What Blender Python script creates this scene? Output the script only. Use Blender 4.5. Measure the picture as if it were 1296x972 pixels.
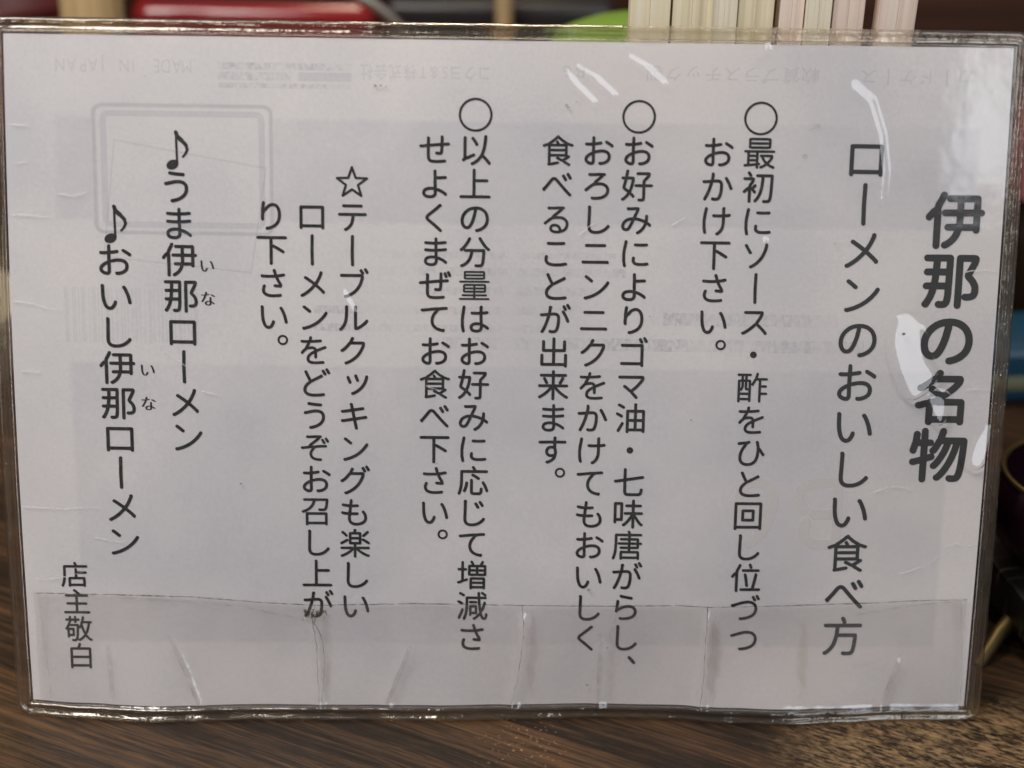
import bpy, bmesh, math, random
from mathutils import Vector, Matrix, noise
from mathutils.geometry import interpolate_bezier

for o in list(bpy.data.objects):
    bpy.data.objects.remove(o)
SC = bpy.context.scene
COL = SC.collection
MM = 0.001
R_ = math.radians

# ------------------------------------------------------------------ camera
CAM_POS = Vector((-7.084, -307.247, 246.679)) * MM
YAW, PITCH, ROLL = 0.02524, 0.5059, 0.02318
fw = Vector((math.sin(YAW) * math.cos(PITCH), math.cos(YAW) * math.cos(PITCH), -math.sin(PITCH)))
rt0 = Vector((math.cos(YAW), -math.sin(YAW), 0))
up0 = rt0.cross(fw)
rt = math.cos(ROLL) * rt0 + math.sin(ROLL) * up0
up = -math.sin(ROLL) * rt0 + math.cos(ROLL) * up0
cam_data = bpy.data.cameras.new('camera')
cam = bpy.data.objects.new('camera', cam_data)
COL.objects.link(cam)
m = Matrix((rt, up, -fw)).transposed().to_4x4()
m.translation = CAM_POS
cam.matrix_world = m
cam_data.sensor_width = 36
cam_data.lens = 36 * 2500 / 1296
cam_data.clip_start = 0.02
cam_data.clip_end = 20
cam_data.dof.use_dof = True
cam_data.dof.focus_distance = 0.374
cam_data.dof.aperture_fstop = 10.5
cam_data.dof.aperture_blades = 0
SC.camera = cam

# ------------------------------------------------------------------ light
world = bpy.data.worlds.new('World')
SC.world = world
world.use_nodes = True
wb = world.node_tree.nodes['Background']
wb.inputs['Color'].default_value = (1.0, 0.91, 0.88, 1)
wb.inputs['Strength'].default_value = 0.17

def area_lamp(name, pos, target, sx, sy, radiance, color):
    l = bpy.data.lights.new(name, 'AREA')
    l.shape = 'RECTANGLE'; l.size = sx; l.size_y = sy
    l.energy = radiance * math.pi * sx * sy
    l.color = color
    o = bpy.data.objects.new(name, l)
    COL.objects.link(o)
    o.location = pos
    d = Vector(target) - Vector(pos)
    o.rotation_euler = d.to_track_quat('-Z', 'Y').to_euler()
    return o
# ceiling lamp up to the left, daylight window behind the camera to the right, small lamp over the back of the table
CEIL = area_lamp('ceiling_lamp', (-0.22, -0.20, 0.54), (0, 0.02, 0.07), 0.30, 0.22, 12.6, (1.0, 0.965, 0.92))
WIN_POS = Vector((0.72, -1.50, 0.80))
WIN = area_lamp('window_light', WIN_POS, (0.07, 0.02, 0.07), 0.50, 1.05, 3.5, (0.86, 0.92, 1.0))
BACK = area_lamp('pendant_lamp', (0.02, 0.20, 0.70), (0, 0.16, 0.0), 0.16, 0.16, 15.0, (1.0, 0.82, 0.60))

SC.view_settings.view_transform = 'Standard'
SC.view_settings.look = 'None'
SC.view_settings.exposure = 0
SC.view_settings.gamma = 1
SC.view_settings.use_curve_mapping = False
SC.render.engine = 'CYCLES'
SC.cycles.max_bounces = 14
SC.cycles.transmission_bounces = 10
SC.cycles.transparent_max_bounces = 24
SC.cycles.caustics_refractive = True
SC.cycles.caustics_reflective = True
SC.cycles.use_denoising = True

# ------------------------------------------------------------------ helpers
def mat(name, color=(.8, .8, .8), rough=.5, metal=0.0, **kw):
    mt = bpy.data.materials.new(name)
    mt.use_nodes = True
    b = mt.node_tree.nodes['Principled BSDF']
    b.inputs['Base Color'].default_value = (*color, 1)
    b.inputs['Roughness'].default_value = rough
    b.inputs['Metallic'].default_value = metal
    for k, v in kw.items():
        b.inputs[k].default_value = v
    return mt

class NT:
    """small helper to wire shader nodes"""
    def __init__(self, mt):
        self.t = mt.node_tree; self.n = self.t.nodes; self.l = self.t.links
        self.out = self.n['Material Output']
    def add(self, kind, **kw):
        nd = self.n.new(kind)
        for k, v in kw.items():
            if k.startswith('i_'):
                key = k[2:].replace('_', ' ')
                nd.inputs[int(key) if key.isdigit() else key].default_value = v
            else:
                setattr(nd, k, v)
        return nd
    def link(self, a, b):
        self.l.new(a, b)
    def math(self, op, a, b=None, c=None, clamp=False):
        nd = self.n.new('ShaderNodeMath'); nd.operation = op; nd.use_clamp = clamp
        for i, v in enumerate((a, b, c)):
            if v is None: continue
            if isinstance(v, (int, float)): nd.inputs[i].default_value = v
            else: self.l.new(v, nd.inputs[i])
        return nd.outputs[0]
    def ramp(self, fac, stops):
        nd = self.n.new('ShaderNodeValToRGB'); self.l.new(fac, nd.inputs[0])
        e = nd.color_ramp.elements
        while len(e) > 1: e.remove(e[-1])
        e[0].position = stops[0][0]; e[0].color = (*stops[0][1], 1)
        for p, c in stops[1:]:
            x = e.new(p); x.color = (*c, 1)
        return nd.outputs[0]
    def noise(self, vec, scale, detail=3, rough=.5, dist=0.0):
        nd = self.add('ShaderNodeTexNoise', i_Scale=scale, i_Detail=detail, i_Roughness=rough, i_Distortion=dist)
        if vec is not None: self.l.new(vec, nd.inputs['Vector'])
        return nd.outputs['Fac']
    def mapping(self, vec, scale=(1, 1, 1), rot=(0, 0, 0), loc=(0, 0, 0)):
        nd = self.add('ShaderNodeMapping')
        nd.inputs['Scale'].default_value = scale; nd.inputs['Rotation'].default_value = rot; nd.inputs['Location'].default_value = loc
        self.l.new(vec, nd.inputs['Vector'])
        return nd.outputs['Vector']
    def obj(self):
        return self.add('ShaderNodeTexCoord').outputs['Object']
    def mix(self, fac, a, b, blend='MIX'):
        nd = self.n.new('ShaderNodeMix'); nd.data_type = 'RGBA'; nd.blend_type = blend
        for s, v in ((nd.inputs[0], fac), (nd.inputs[6], a), (nd.inputs[7], b)):
            if isinstance(v, (int, float)): s.default_value = v
            elif isinstance(v, tuple): s.default_value = (*v, 1)
            else: self.l.new(v, s)
        return nd.outputs[2]
    def bump(self, h, strength=.3, dist=.001):
        nd = self.add('ShaderNodeBump', i_Strength=strength, i_Distance=dist)
        self.l.new(h, nd.inputs['Height'])
        return nd.outputs['Normal']

def film_mat(name, tint=(1, 1, 1), rough=.05, gain=1.5, bump=None, haze=0.0):
    """thin clear film: lets light through, Fresnel gloss on top (two-sided Schlick)"""
    mt = bpy.data.materials.new(name); mt.use_nodes = True
    t = NT(mt); t.n.remove(t.n['Principled BSDF'])
    g = t.add('ShaderNodeNewGeometry')
    dt = t.add('ShaderNodeVectorMath', operation='DOT_PRODUCT')
    t.link(g.outputs['Normal'], dt.inputs[0]); t.link(g.outputs['Incoming'], dt.inputs[1])
    c = t.math('ABSOLUTE', dt.outputs['Value'])
    p = t.math('POWER', t.math('SUBTRACT', 1, c), 5)
    f = t.math('MULTIPLY', t.math('ADD', t.math('MULTIPLY', p, .96), .04), gain, clamp=True)
    tr = t.add('ShaderNodeBsdfTransparent'); tr.inputs[0].default_value = (*tint, 1)
    gl = t.add('ShaderNodeBsdfGlossy'); gl.inputs['Roughness'].default_value = rough
    if bump:
        v = t.obj()
        h = t.noise(v, bump[0], 3, .55)
        t.link(t.bump(h, bump[1], bump[2]), gl.inputs['Normal'])
    mx = t.add('ShaderNodeMixShader')
    t.link(f, mx.inputs[0]); t.link(tr.outputs[0], mx.inputs[1]); t.link(gl.outputs[0], mx.inputs[2])
    last = mx.outputs[0]
    if haze:
        df = t.add('ShaderNodeBsdfDiffuse'); df.inputs[0].default_value = (.75, .74, .72, 1)
        m2 = t.add('ShaderNodeMixShader'); m2.inputs[0].default_value = haze
        t.link(last, m2.inputs[1]); t.link(df.outputs[0], m2.inputs[2]); last = m2.outputs[0]
    t.link(last, t.out.inputs[0])
    return mt

def alpha_mat(name, color, alpha, rough=.9, noise_scale=None, lo=0.0, hi=1.0):
    """thin ink, dirt or painted glint lying on a surface"""
    mt = mat(name, color, rough, Alpha=alpha)
    mt.node_tree.nodes['Principled BSDF'].inputs['Specular IOR Level'].default_value = .1
    if noise_scale:
        t = NT(mt)
        n = t.noise(t.obj(), noise_scale, 4, .6)
        mr = t.add('ShaderNodeMapRange', i_1=lo, i_2=hi, i_3=0.0, i_4=alpha)
        t.link(n, mr.inputs[0])
        t.link(mr.outputs[0], t.n['Principled BSDF'].inputs['Alpha'])
    return mt

def mesh_obj(name, verts, faces, material, parent=None, smooth=False):
    me = bpy.data.meshes.new(name)
    me.from_pydata([tuple(v) for v in verts], [], faces)
    me.materials.append(material)
    if smooth:
        for p in me.polygons: p.use_smooth = True
    me.update()
    o = bpy.data.objects.new(name, me)
    COL.objects.link(o)
    if parent: o.parent = parent
    return o

def bm_obj(name, bm, material, parent=None, smooth=False, auto=None):
    bmesh.ops.recalc_face_normals(bm, faces=bm.faces)
    me = bpy.data.meshes.new(name)
    bm.to_mesh(me); bm.free()
    me.materials.append(material)
    if smooth:
        for p in me.polygons: p.use_smooth = True
        if auto: me.set_sharp_from_angle(angle=R_(auto))
    o = bpy.data.objects.new(name, me)
    COL.objects.link(o)
    if parent: o.parent = parent
    return o

def tag(o, label=None, cat=None, group=None, kind=None):
    if label: o['label'] = label
    if cat: o['category'] = cat
    if group: o['group'] = group
    if kind: o['kind'] = kind
    return o

def empty(name, loc=(0, 0, 0), rz=0):
    o = bpy.data.objects.new(name, None)
    o.empty_display_size = .01
    o.location = loc; o.rotation_euler = (0, 0, rz)
    COL.objects.link(o)
    return o

def add_box(bm, lo, hi, bevel=0.0, seg=3):
    r = bmesh.ops.create_cube(bm, size=1)
    vs = r['verts']
    for v in vs:
        v.co = Vector([(lo[i] + hi[i]) / 2 + v.co[i] * (hi[i] - lo[i]) for i in range(3)])
    if bevel:
        es = list({e for v in vs for e in v.link_edges})
        bmesh.ops.bevel(bm, geom=es, offset=bevel, segments=seg, profile=.5, affect='EDGES')

def add_lathe(bm, prof, n=48):
    """closed or open profile of (r, z) turned about z"""
    rings = []
    for r, z in prof:
        if r < 1e-7: rings.append([bm.verts.new((0, 0, z))])
        else: rings.append([bm.verts.new((r * math.cos(2 * math.pi * k / n), r * math.sin(2 * math.pi * k / n), z)) for k in range(n)])
    for a, b in zip(rings, rings[1:]):
        for k in range(n):
            q = (k + 1) % n
            if len(a) == 1 and len(b) == 1: continue
            if len(a) == 1: bm.faces.new((a[0], b[q], b[k]))
            elif len(b) == 1: bm.faces.new((a[k], a[q], b[0]))
            else: bm.faces.new((a[k], a[q], b[q], b[k]))

def add_tube(bm, pts, rad, n=12):
    pts = [Vector(p) for p in pts]
    rings = []
    nrm = None
    for i, p in enumerate(pts):
        d = (pts[min(i + 1, len(pts) - 1)] - pts[max(i - 1, 0)]).normalized()
        if nrm is None:
            nrm = d.orthogonal().normalized()
        nrm = (nrm - d * nrm.dot(d)).normalized()
        b = d.cross(nrm)
        r = rad(i / (len(pts) - 1)) if callable(rad) else rad
        rings.append([bm.verts.new(p + r * (math.cos(2 * math.pi * k / n) * nrm + math.sin(2 * math.pi * k / n) * b)) for k in range(n)])
    for a, b in zip(rings, rings[1:]):
        for k in range(n):
            bm.faces.new((a[k], a[(k + 1) % n], b[(k + 1) % n], b[k]))
    bm.faces.new(rings[0][::-1]); bm.faces.new(rings[-1])

def smoothstep(a, b, x):
    t = max(0.0, min(1.0, (x - a) / (b - a)))
    return t * t * (3 - 2 * t)

def interp(tab, x):
    if x <= tab[0][0]: return tab[0][1]
    for (x0, y0), (x1, y1) in zip(tab, tab[1:]):
        if x <= x1:
            t = (x - x0) / (x1 - x0); t = t * t * (3 - 2 * t)
            return y0 + (y1 - y0) * t
    return tab[-1][1]

def catmull(pts, n=8):
    out = []
    for i in range(len(pts) - 1):
        p0, p1, p2, p3 = pts[max(i - 1, 0)], pts[i], pts[i + 1], pts[min(i + 2, len(pts) - 1)]
        for k in range(n):
            t = k / n
            out.append(tuple(.5 * ((2 * b) + (-a + c) * t + (2 * a - 5 * b + 4 * c - d) * t * t + (-a + 3 * b - 3 * c + d) * t ** 3)
                             for a, b, c, d in zip(p0, p1, p2, p3)))
    out.append(tuple(pts[-1]))
    return out

ZT = 1.3 * MM                                             # height of the table top

# ------------------------------------------------------------------ letter outlines (closed loops, base-90 coordinates)
ALPHABET = ''.join(chr(i) for i in range(35, 127) if chr(i) not in "\\'\"")
GLYPHS = {}
GLYPHS['regular'] = {
'&': '(/%3(k%2)B%;*%%X*d&-*r&5+(&&+W%I+f%;+s%4,+%2,<%6,K%C,S%T,T%f,N%x+X($+p(<,*(Y,P):,T)H,U)X,K)q,>)},.*&+w*%+h){+])p+6)1*u(m)~)m)y)x)y*#*I*D*i*d*s*s+*+9+5+s+0,I+),d*y,y*_-<*F-L*/-W)[-`)8-`(W-V((-9&t-)&`,c&U,+&U+f&]+;&n*r(5*A(;*3&U)b&:)J%})-%m(l%c(S%[(.%Z&j%e&>&%%i&9%V&K%I&s%8 (E&4(%&<&i&Q&b&a&^&w&c(:&j(I&z(`(E(~)$)H*4($)v&j)A&F(}&9(W&3 )2*i(k+;(]+V(V+v(],=(f,M(w,W)2,_)^,^)r,V*),E*2,#*-+c*%+N)n+8)I*v',
'6': '(u%3)8%2)j%9*4%F*P%Y*r%{+(&;+7&b+>(1+>(a+7)1+.)G*l)v*M*5)q*O)T*S(z*S(i*O(]*F(S*8(N*&(D*7(1*F(4*X(E+#(n+a)4,+)X,N)x,h*,,{*1-5*,-I)y-Z)e-c)U-b)E-[(y->(5,U&g+z&V+b&5*u&(*-%t)o%k)H%h(k%n(+%z&]&0&8&S%h&t%O(F%: (u&7(K&C(2&X&}&r&p(>&j(t&p)A(2)I(@)Q(J)`(Q)t(Z)c(k)W)W)O)y)>*))3*2(~*:(d*=(G*7&z*1&j)~&T)h&B)Q&9)/&5',
'A': '%q%3&#%2&1%4&=%;&H%G(7(=(<(G(A(I+R(H,=%e,R%@,f%4,}%3-4%;-B%M-E%i-9&0,D)*,<)5,+)D+{)~*o,U*_,r*E-,*D-J*@-Z*6-i*)-r)r-v)b-s)S-k)H-])D-N)B-)),,u(z,b&u*0&m)t&e)B&P)1&E(x%R%y%N%c%R%M%^%= (l)K(r)k)r,1*{)c+$)L*x)J',
'B': '&T%6)H%5*%%8*Y%@+8%Y+N%i+l&-,%&S,/&},/(Q+})5+o)O+Q)r+6*&*|*+*j*%*^)x*S)h*P)X*W)?*{(x++(Z+.(2+&&r*t&]*b&N*B&B)q&9)5&6(.&8(.)T)e)V){)P*/)Q*?)W*J)b*R)q*T)~*Q*3*E*J*:*U*+*])x*^)T*W(.*Y(.,i)?,k)t,b*),Z*<,K*E,?*L+y*G+O*7+#*9*m*A*[*K*R*W*L*s*L+-*Z+?*{+N+`+N,1+E,Z+6,x*t->*`-L*?-])~-e)N-l&Y-l&A-c&6-W&/-K&,-8&,%c&0%S&9%F',
'D': '&W%6)b%5*O%8+E%I+h%V,B%s,^&,--&V-:&i-U(8-g(c-u)9-|){-u*i-m+4-R+x--,S,o,m,K-.+^-S*u-e*9-l&^-l&G-e&4-R&--C&,-5&,%i&0%Y&:%H&D%? (/&6(-&=(.,i)~,k*H,h+=,U+t,:,<+v,^+E,n*u,x*<,x)h,j)*,T(T,=(3+k&g+X&]+:&N*q&C*9&9)Q&6',
'E': '&T%6+#%5+9%<+I%N+N%c+J%u+>&++,&4(5&6(/&6(-&:(-)K(/)R*o)S+#)Y+0)c+8)q+;*%+8*6+0*D+#*N*o*S(/*T(-*[(.,i+$,n+1,t+;,}+D-;+?-T+,-h*o-l&Y-l&B-d&1-O&,-8&,%c&0%S&9%F',
'I': '&N%@&d%?&v%H((%W(-%m(--;((-L&z-Y&j-c&Y-f&J-c&:-Y&0-J&,-8&,%i&0%Y&7%N&A%E',
'J': '%$##%U##%|##&=#&&f#Q&y#}(%$C(-%0(--8(+-E&~-T&s-_&d-e&N-e&=-]&1-L&,-;&,%@&$$X%u$/%k#{%K#k%=#h%*#j$v#f$j#_$a#R$Z#?$^#)$m##',
'M': '-K%<-a%<-r%C.#%R.*%f.*,Y.$,t.*-8.(-G-z-U-p-_-c-e-T-f-E-b-2-R-#-3,c-#,P,|,B,s,8,g,0,R+{,I+p,?*u+,*X*g*L*q)8,E)*,M(w,O(g,L(W,C(],^(V,t(H-((/-4(%-G&u-T&g-]&V-`&G-]&9-T&--D&)-1&-,w&),^&)%m&,%]&4%N&>%E&K%@&e%@&z%N()%f(*,&(,,.(<,1(N,9(I+v(R+])n*$*+)n*7)W*F)M*X)I*k)M*|)Y+,)q+C*(,U+S,d+h,k+~-$,.-),--),&-*%f--%V-5%K-?%B',
'N': '&K%9&`%9&q%@&~%M()%`(+,#(<+o,=&9,J&0,|%y-1%P-F%=-T%8-d%9-q%>-}%H.+%V.-%f-~&7.&&P.&-;-~-M-s-^-^-h-D-f-0-W-&-A-$($,o(2),,O(k,l(Y,w(.-,&|-Q&i-d&Y-i&J-h&=-c&1-Y&(-H&%-8&.,m&),S&)%f&+%X&2%I&>%?',
'P': '&H%@&Y%?&m%E&y%Q(%%c(&)M)?)P*%)V*C)_*a)k*{)}+6*7+J*R+]+%+b+F+a+y+U,Q+K,k+8-+*p-J*U-X*2-e)X-l&Y-l&L-j&?-d&*-J&%-5&%%m&(%_&/%P&;%E ()*Q(&*X(&,d(),k)B,k)e,h)~,b*7,Y*N,E*]+|*a+Y*U+,*@*l*)*_)Q*T))*Q',
'S': '(E%0(z%.)>%3)e%>*%%K*B%b*[%~*h&:*s&d*w(8*r(c*_)7*J)T*4)k)]*9(]*o(0+4&w+H&i+f&f+|&l,@&q,K&x,V(,,b(I,m(z,s)8,q)Y,j*%,W*6,U*K,X*^,g*f,x*g-.*a->*U-L*)-c)K-r(}-v(N-r(0-m&^-[&?-G%{-#%m,_%e,7%e+c%i+J%{*|&.*g&`*9(o)Q)I),)f(g)r(J)u(1)s&z)k&])Z&H)C&:(k&0(D&3&z&<&H&V&7&[%w&V%e&F%_&7%_&$%e%p%p%e&5%O&]%>(/%3',
'T': ')L%<)b%<)s%C*$%R*+%f*,,j*9,p*R,k,:,k,L,o,b-%,i->,g-K,`-X,V-c,J-j,:-l*R-l*9-g*%-l)5-l(w-g(a-l%s-l%Y-c%J-N%H-;%L-*%Y,u%j,m(a,k(w,p)),j)*%f).%V)5%K)?%B',
'。': '(7$R(J$P(m$U)2$a)H$n)h%2)u%D*&%a*.&+*.&J*&&o)r(4)f(D)S(W)?(f(}(t(W(|(5(|&n(t&Q(h&B(^%|(<%q(+%f&l%_&@%b%s%l%P&+%,&:$w&Y$a&~$U (5%6&t%?&^%N&S%Z&J%k&C&(&B&J&Q&q&b((&~(8(G(?(j(8)$(,)1&})F&])L&7)D%o)5%T)&%F(Z%6',
'い': '*#%6*<%5*l%A+(%M+F%h+d&5+}&d,7(B,7(j,,(~+t)/+])0+H)%+<(p+2(J*v&t*X&I*I&>*3&9)x&<)c&I)R&[)5(7(s)H(c*|(^-`(U-q(D.%(1.-&{.,&n.%&b-w&Z-i&X-Z&_->&_+s&e*B&s)2(((K(A&[(Y&.(k%t)-%V)>%J)^%= /m((0&(&08(/0E(=0K(Q0A)A/{*j/E,?/+,t.i-J.]-W.N-`.?-c..-a-y-W-n-I-i-8-k-&.*,Y.H+{.n*v/#*B/;)B/K(E/Z(1',
'う': '*=$e*U$d*o$h+t%&,V%?,~%S-i&#.=&P.a(#.~(`/0)B/1*6/-*U/#*x.e+J.F+m-~,)-7,D,^,K,+,L+6,E*&,1(g+o(O+m(>+e(3+V(-+@(1++(A*t(T*k(q*k+4+A,G+J,|+C-J+4-h*{-z*d.(*P.0)~.0)[.-)H-x(n-W(:,{&d,6&<+[&&*X%i*7%g*%%^)x%T)r%G)q%.)~$t -2-T-q-S.$-Y.2-f.:-z.7.5.,.F-s.R+y.a*U.q)r.})d.{)U.s)J.h)E.Z)D.B)K.1)X.$)o-w+c-`',
'お': ')G$u)q$u*2$}*N%9*`%Y*f%k*i&7*f)Q*j)[*|)a+D)e,.)t,m)z-Q)w-g)s.4)e.B)^.^)F.j)2.t(a.p(>.e&u.L&T-{&8-a&-,s%w,=%x,-%r+}%g+v%O+z%9,0%$,I$v,d$u-.$x-w%..5%8.o%W/C&(/U&?/j&n/r(</s(q/o)3/f)P/V)n/E**/**E.X*_.%*q-l*u-D*y,^*y+r*r*l*Z*g*]*g,7*x,<+d,D,f,U,t,^-$,l-+,y-+-.-&-;,y-H,l-Q,]-T+O-B*|-<*l-<*i-A*h.o*c.}*Y/,*B/6*2/5*$/0)t/$)m.r)k-T)e-0(q-,&r-1&d-,&Y-#&Q,t&M,f&N,V&T,F&b,:&p,2(a,-)_,0)e,/)g,+)f*0)H**)&)u(R)U(&)1&f(m&W(T&N(A&F&s&G&T&O&.&f%g&s%Z(1%D(X%-(}$| )U%u))&#(i&3(V&A(K&O(F&g(K&~(_(B)*(e)e)/)k(5)k&G)e%x)_%t 02+Y0A+Y0O+_0[+i0c+t0g,(0f,;0`,H0S,V/P-;.Y-k.@-n.2-i.(-a-y-P-w->-{-..+,z/N,+/l+q/}+`',
'か': '+%$r+c$r,@$~,c%8,t%J-.%h-J&Y-[(K-i)T-i*B-l*[-i+6-d+Y-Q,*-7,H,u,],[,g,4,n+=,n+#,k*k,n*y-q*|.W*v.g*g.{*U/)*E/**7/&*+.{)~.q)x.c)z.,)g,`)%,_(5,T&E,V&6,O&+,D&#,5%~,&&(+r&1+e&=+Z&Q+R(J+U)8+_)K+]))*:(^)((3&z&M%W&M%A&T%/&e${&z$t(6$y(G%,(Q%G(m%x)6&h)m)<*)*%*H+;*P+g*c+k+|+n,J+e,[+U,e+@,i+#,i)h,[(^,Q(.,=&H,3&3,(&%+x%y+L%q*r%t*W%|*D%|*0%q)~%Z*$%=*+%1*5%(*W$u 0?)K0Y)L0o)Z0z)r0v*/0g*E0J+200+k/Z,m/9-F/*-W.x-`.h-b.U-_.G-S.>-F.:-5.>,~/;+:/w)e0))U',
'が': '+5$l+g$o,*$w,E%*,Z%:,q%S-(%w-:&M-G(#-T(~-[)h-Z+3-S+Y-B,&-#,H,m,U,T,`+|,j+0,k*f,h*^,k*m./*{.H*|.^*s.q*c.}*U/&*6/&)z.w)q.m)l.`)m.,)Y,^(},Z(.,Q&B,P&-,F%{,4%x+|%~+j&2+X&C+P(A+R)8+[)>+Y(~*M(D(`&`&3&O%r&;%Z&7%@&<%0&F%#&S$w&g$t&w$v()$}(7%/(B%@(d%{)$&])L(b*+*X*<+9*C+d*_+h+f+l,;+b,I+Y,U+@,]*x,]){,U)8,E(.,2&J+|&)+i%u+L%n+#%m*K%v*8%v*+%p)|%g)t%[)q%L)r%?)x%1*2$y*c$o 0+)H0=)H0M)O0Y)]0`)m0_*-0C*q/[,D/$-B.u-M.h-S.X-T.I-Q.:-G.1-7..-$.2,n.d+v/4*|/g)_/u)O /7-D/O-F/b-S/l-i/k.%/^.A/1//.u/<._/;.M/2.B/#.>.n.@.[.v-V/&-J 0Q-k0i-m0|-y1+.31).K0j.}0I/S0=/^00/e0#/f/o/d/`/Y/U/K/Q/9/T/%03-~0A-q',
'く': '-H$i-W$g-g$k-t$t-}%$.&%3.%%C-r%`,m&_+_(a)u*.)d*C)a*O)f*`)u*t,X-+-O-w-b.#-n.--u.9-y.H-s.b-`.u-A.z-0.w,w.m,F.=+I-L)B+h(r+:(b*m([*L(e*$(p)i)C)8+c&<-6$r',
'け': ',0$`,G$_,U$b-1%,-h%d.)&2.<&X.Q(:._)).f)h.g+]/)+b/Q+c00+k0J+z0S,)0X,70Y,H0S,X0F,f07,m0(,m/o,h/<,a.g,b.e.;.k.K.k.Z.a.r.V.{.H/%.7/%.&.{-o.i-f.X-d.5-g-w-g,a-d,X,z,T,.,T*y,Z*b,O*X,E*S,7*R,%*X+q*e+d*u+^+3+X+v+U-1+U-^+X-d+W-g+S-g)x-](}-S(Q-A&x,w&>,L%o,6%_+y%T+j%D+f%0+j$x+w$h (6%-(H%.(Y%6(f%C(k%V(N(A(K*)(X+])$.7)%.H(~.Y(u.g(h.q(W.u(E.r(7.j(-.^(%.H&Y+r&L*?&P(&&l%M&|%7',
'こ': '+a$u,+$t-Z$z/:%7/M%C/X%W/X%o/M&(/:&4.~&6-D%{+y%v+3%x*3&-)d&>)V&G)E&U)5&o).(8)7)5)-)N(y)[(h)`(T)^(D)S(9)B(1(z(-&}(:&G(U%v(l%`),%K)t%-*x$w *v,y,D,x,Y,{-T,{.K-&.]-/.i-;.o-K.o-^.j-k.`-w.T-~.E.&,.-y)~-|)/.%(}-|(r-t(k-i(f-Z(k-?(~-*)8,~',
'さ': '+N$c,D$b-($h-M$h.B$t.T$~.e%8.i%L.b%b.Q%q.;%v-q%n-;%g+f%a*x%g*L%q*8%v)p&+)V&>)L&J)C&Z):(()@(^)W)D)U)Z)J)l);)v(~)x(l)r(_)e(S)N(B(q(:(;(:&w(?&Y(G&8(W%w(g%d)%%I)?%8)c%&*0$t*d$i .4(w.O(x.f)).v)?.x)].g*@.,+H-a,@.p,S/R,a/a,g/p,w/v-1/q-E/c-V/P-^/0-^.)-H-W-B-9-A,o.o,f.|,Y/+,K//,=/0,-/,+{.}+s.p+o.b+q.Q,5-G,7-8,4-5+|-2*I-/(}-5(D->(1-:&{-,&s,s&v,X(,,C(@,:*9,0,`,5,p+a-;*p-j){-d)y,d*&,D*#,5)v,*)g,&)T,+)A,8)2,L))',
'し': '*y$_,1$^,g$d-K$v-y%-.T%K.x%e/i&R0(&t0+((0+(>/}(Q/n(^/X(c/F(_/6(R/+(>.j&z.I&^.$&C->%z,U%f+|%_+:%_*b%j*>%|*-&3)x&R)p&})m(T)y.K)o.d)b.s)N.|)9.|)+.w(z.m(s.a(o.Q(q.C(y.,(u-q(u,D(r,.(l(D(p&g(v&>))%w);%V)_%2)y$|*?$m',
'じ': '+1$U+O$S,+$W,c$_-^${.<%>.x%h/R&?/v&n/z&}/y(:/q(J/a(W/L(]/9(X/)(L.n(*.W&o-i&4-+%q,L%`+s%X+*%X*Z%`*B%j*1%v)w&1)k&N)d&s)a(G)g+c)j+y)j-Z)s.N)k.c)Y.r)H.v)*.u(x.o(n.g(g.Z(c.K(d.<(l.)(i-n(i,1(f+v(f*u(c*_(c)[(`)E(`(8(c&^(j&2)/%N)V%&)p$r*D$` -H+i-b+j-w+w.%,1.#,M-E-V-3-q-)-y,v-~,Y-|,K-t,@-f,<-T,>-A-,+~-:+p .o,F/-,G/B,U/M,m/K-..].H.R.P.E.U.).S-v.K-k.=-f.,-i-t.E,x.U,X.a,M',
'す': '*;$`*L$`*w$o+v%D,;%^,]&#,s&?-.&h-8(0-<(T-G(q-Q)N-J*@-5+C-6,`->,c0:,e0O,s0Y--0V-F0H-W0<-_0--b-8-c-5-k-5.B-;.X-9.k-3.x-*/&,y/-,j/0,P/(,A.u,:.j,7.[,6-k,4-c&a-W&M-R&@-F&7-1&:,u&H,c&[,Z(Q,Y(h,]+0,`+F,c,.,c,6,`,5+s+=+v*p+m*O+^*/+E)|+7)c*f)Y*I)T)~)T)_)X)A)j(q*-(J*A(;*b()+/&z+b&z,1((+p&^+X&F+7&.*G%c*#%])n%O)e%6)j$y){$h +=(z+,(~*x)**j)5*])H*V)X*S)r*]*C*o*^+3*q+O*w+f*x,:*q,=*n,H*E,O)k,P)S,I)1,0(z+s(~+L(x',
'せ': '+N$|,p${.n%-/2%9/;%C/A%O/B%b/<%t/.&&.w&.,Y%z+f%z*|&$*`&,*O&2*?&>*5&N*.&m*&(n*&+***+2-.+L-G+K-J+F-J*r-C){-<)[,p)X,G)_,+)]+y)V+o)M+i)A+f)2+n(t+w(j,((d,W(Z-@(W-a(]-y(k.,(x.5)-.B)f.H*`.I+@.M+R.Q+U0.+]0@+d0N+s0S,+0P,=0G,L06,W/_,Z.e,T.Q,T.M,W.K.L.A.c.,.p-u.r-e.m-V.a-O.Q-M,S-J,K,w,J**,3*&,:**,Y*).,)}.<)r.G)b.N)R.N)D.J)9.C)1.8),.*)+,j)&,((},$(U,#&M+t&)+v%o+l%a+V%`+D%f+2%t*~&**v&a*u(k+%(}+%)&*~)((W)/&Z)<&&)O%c)^%S)s%C*/%7*h%&',
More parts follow.
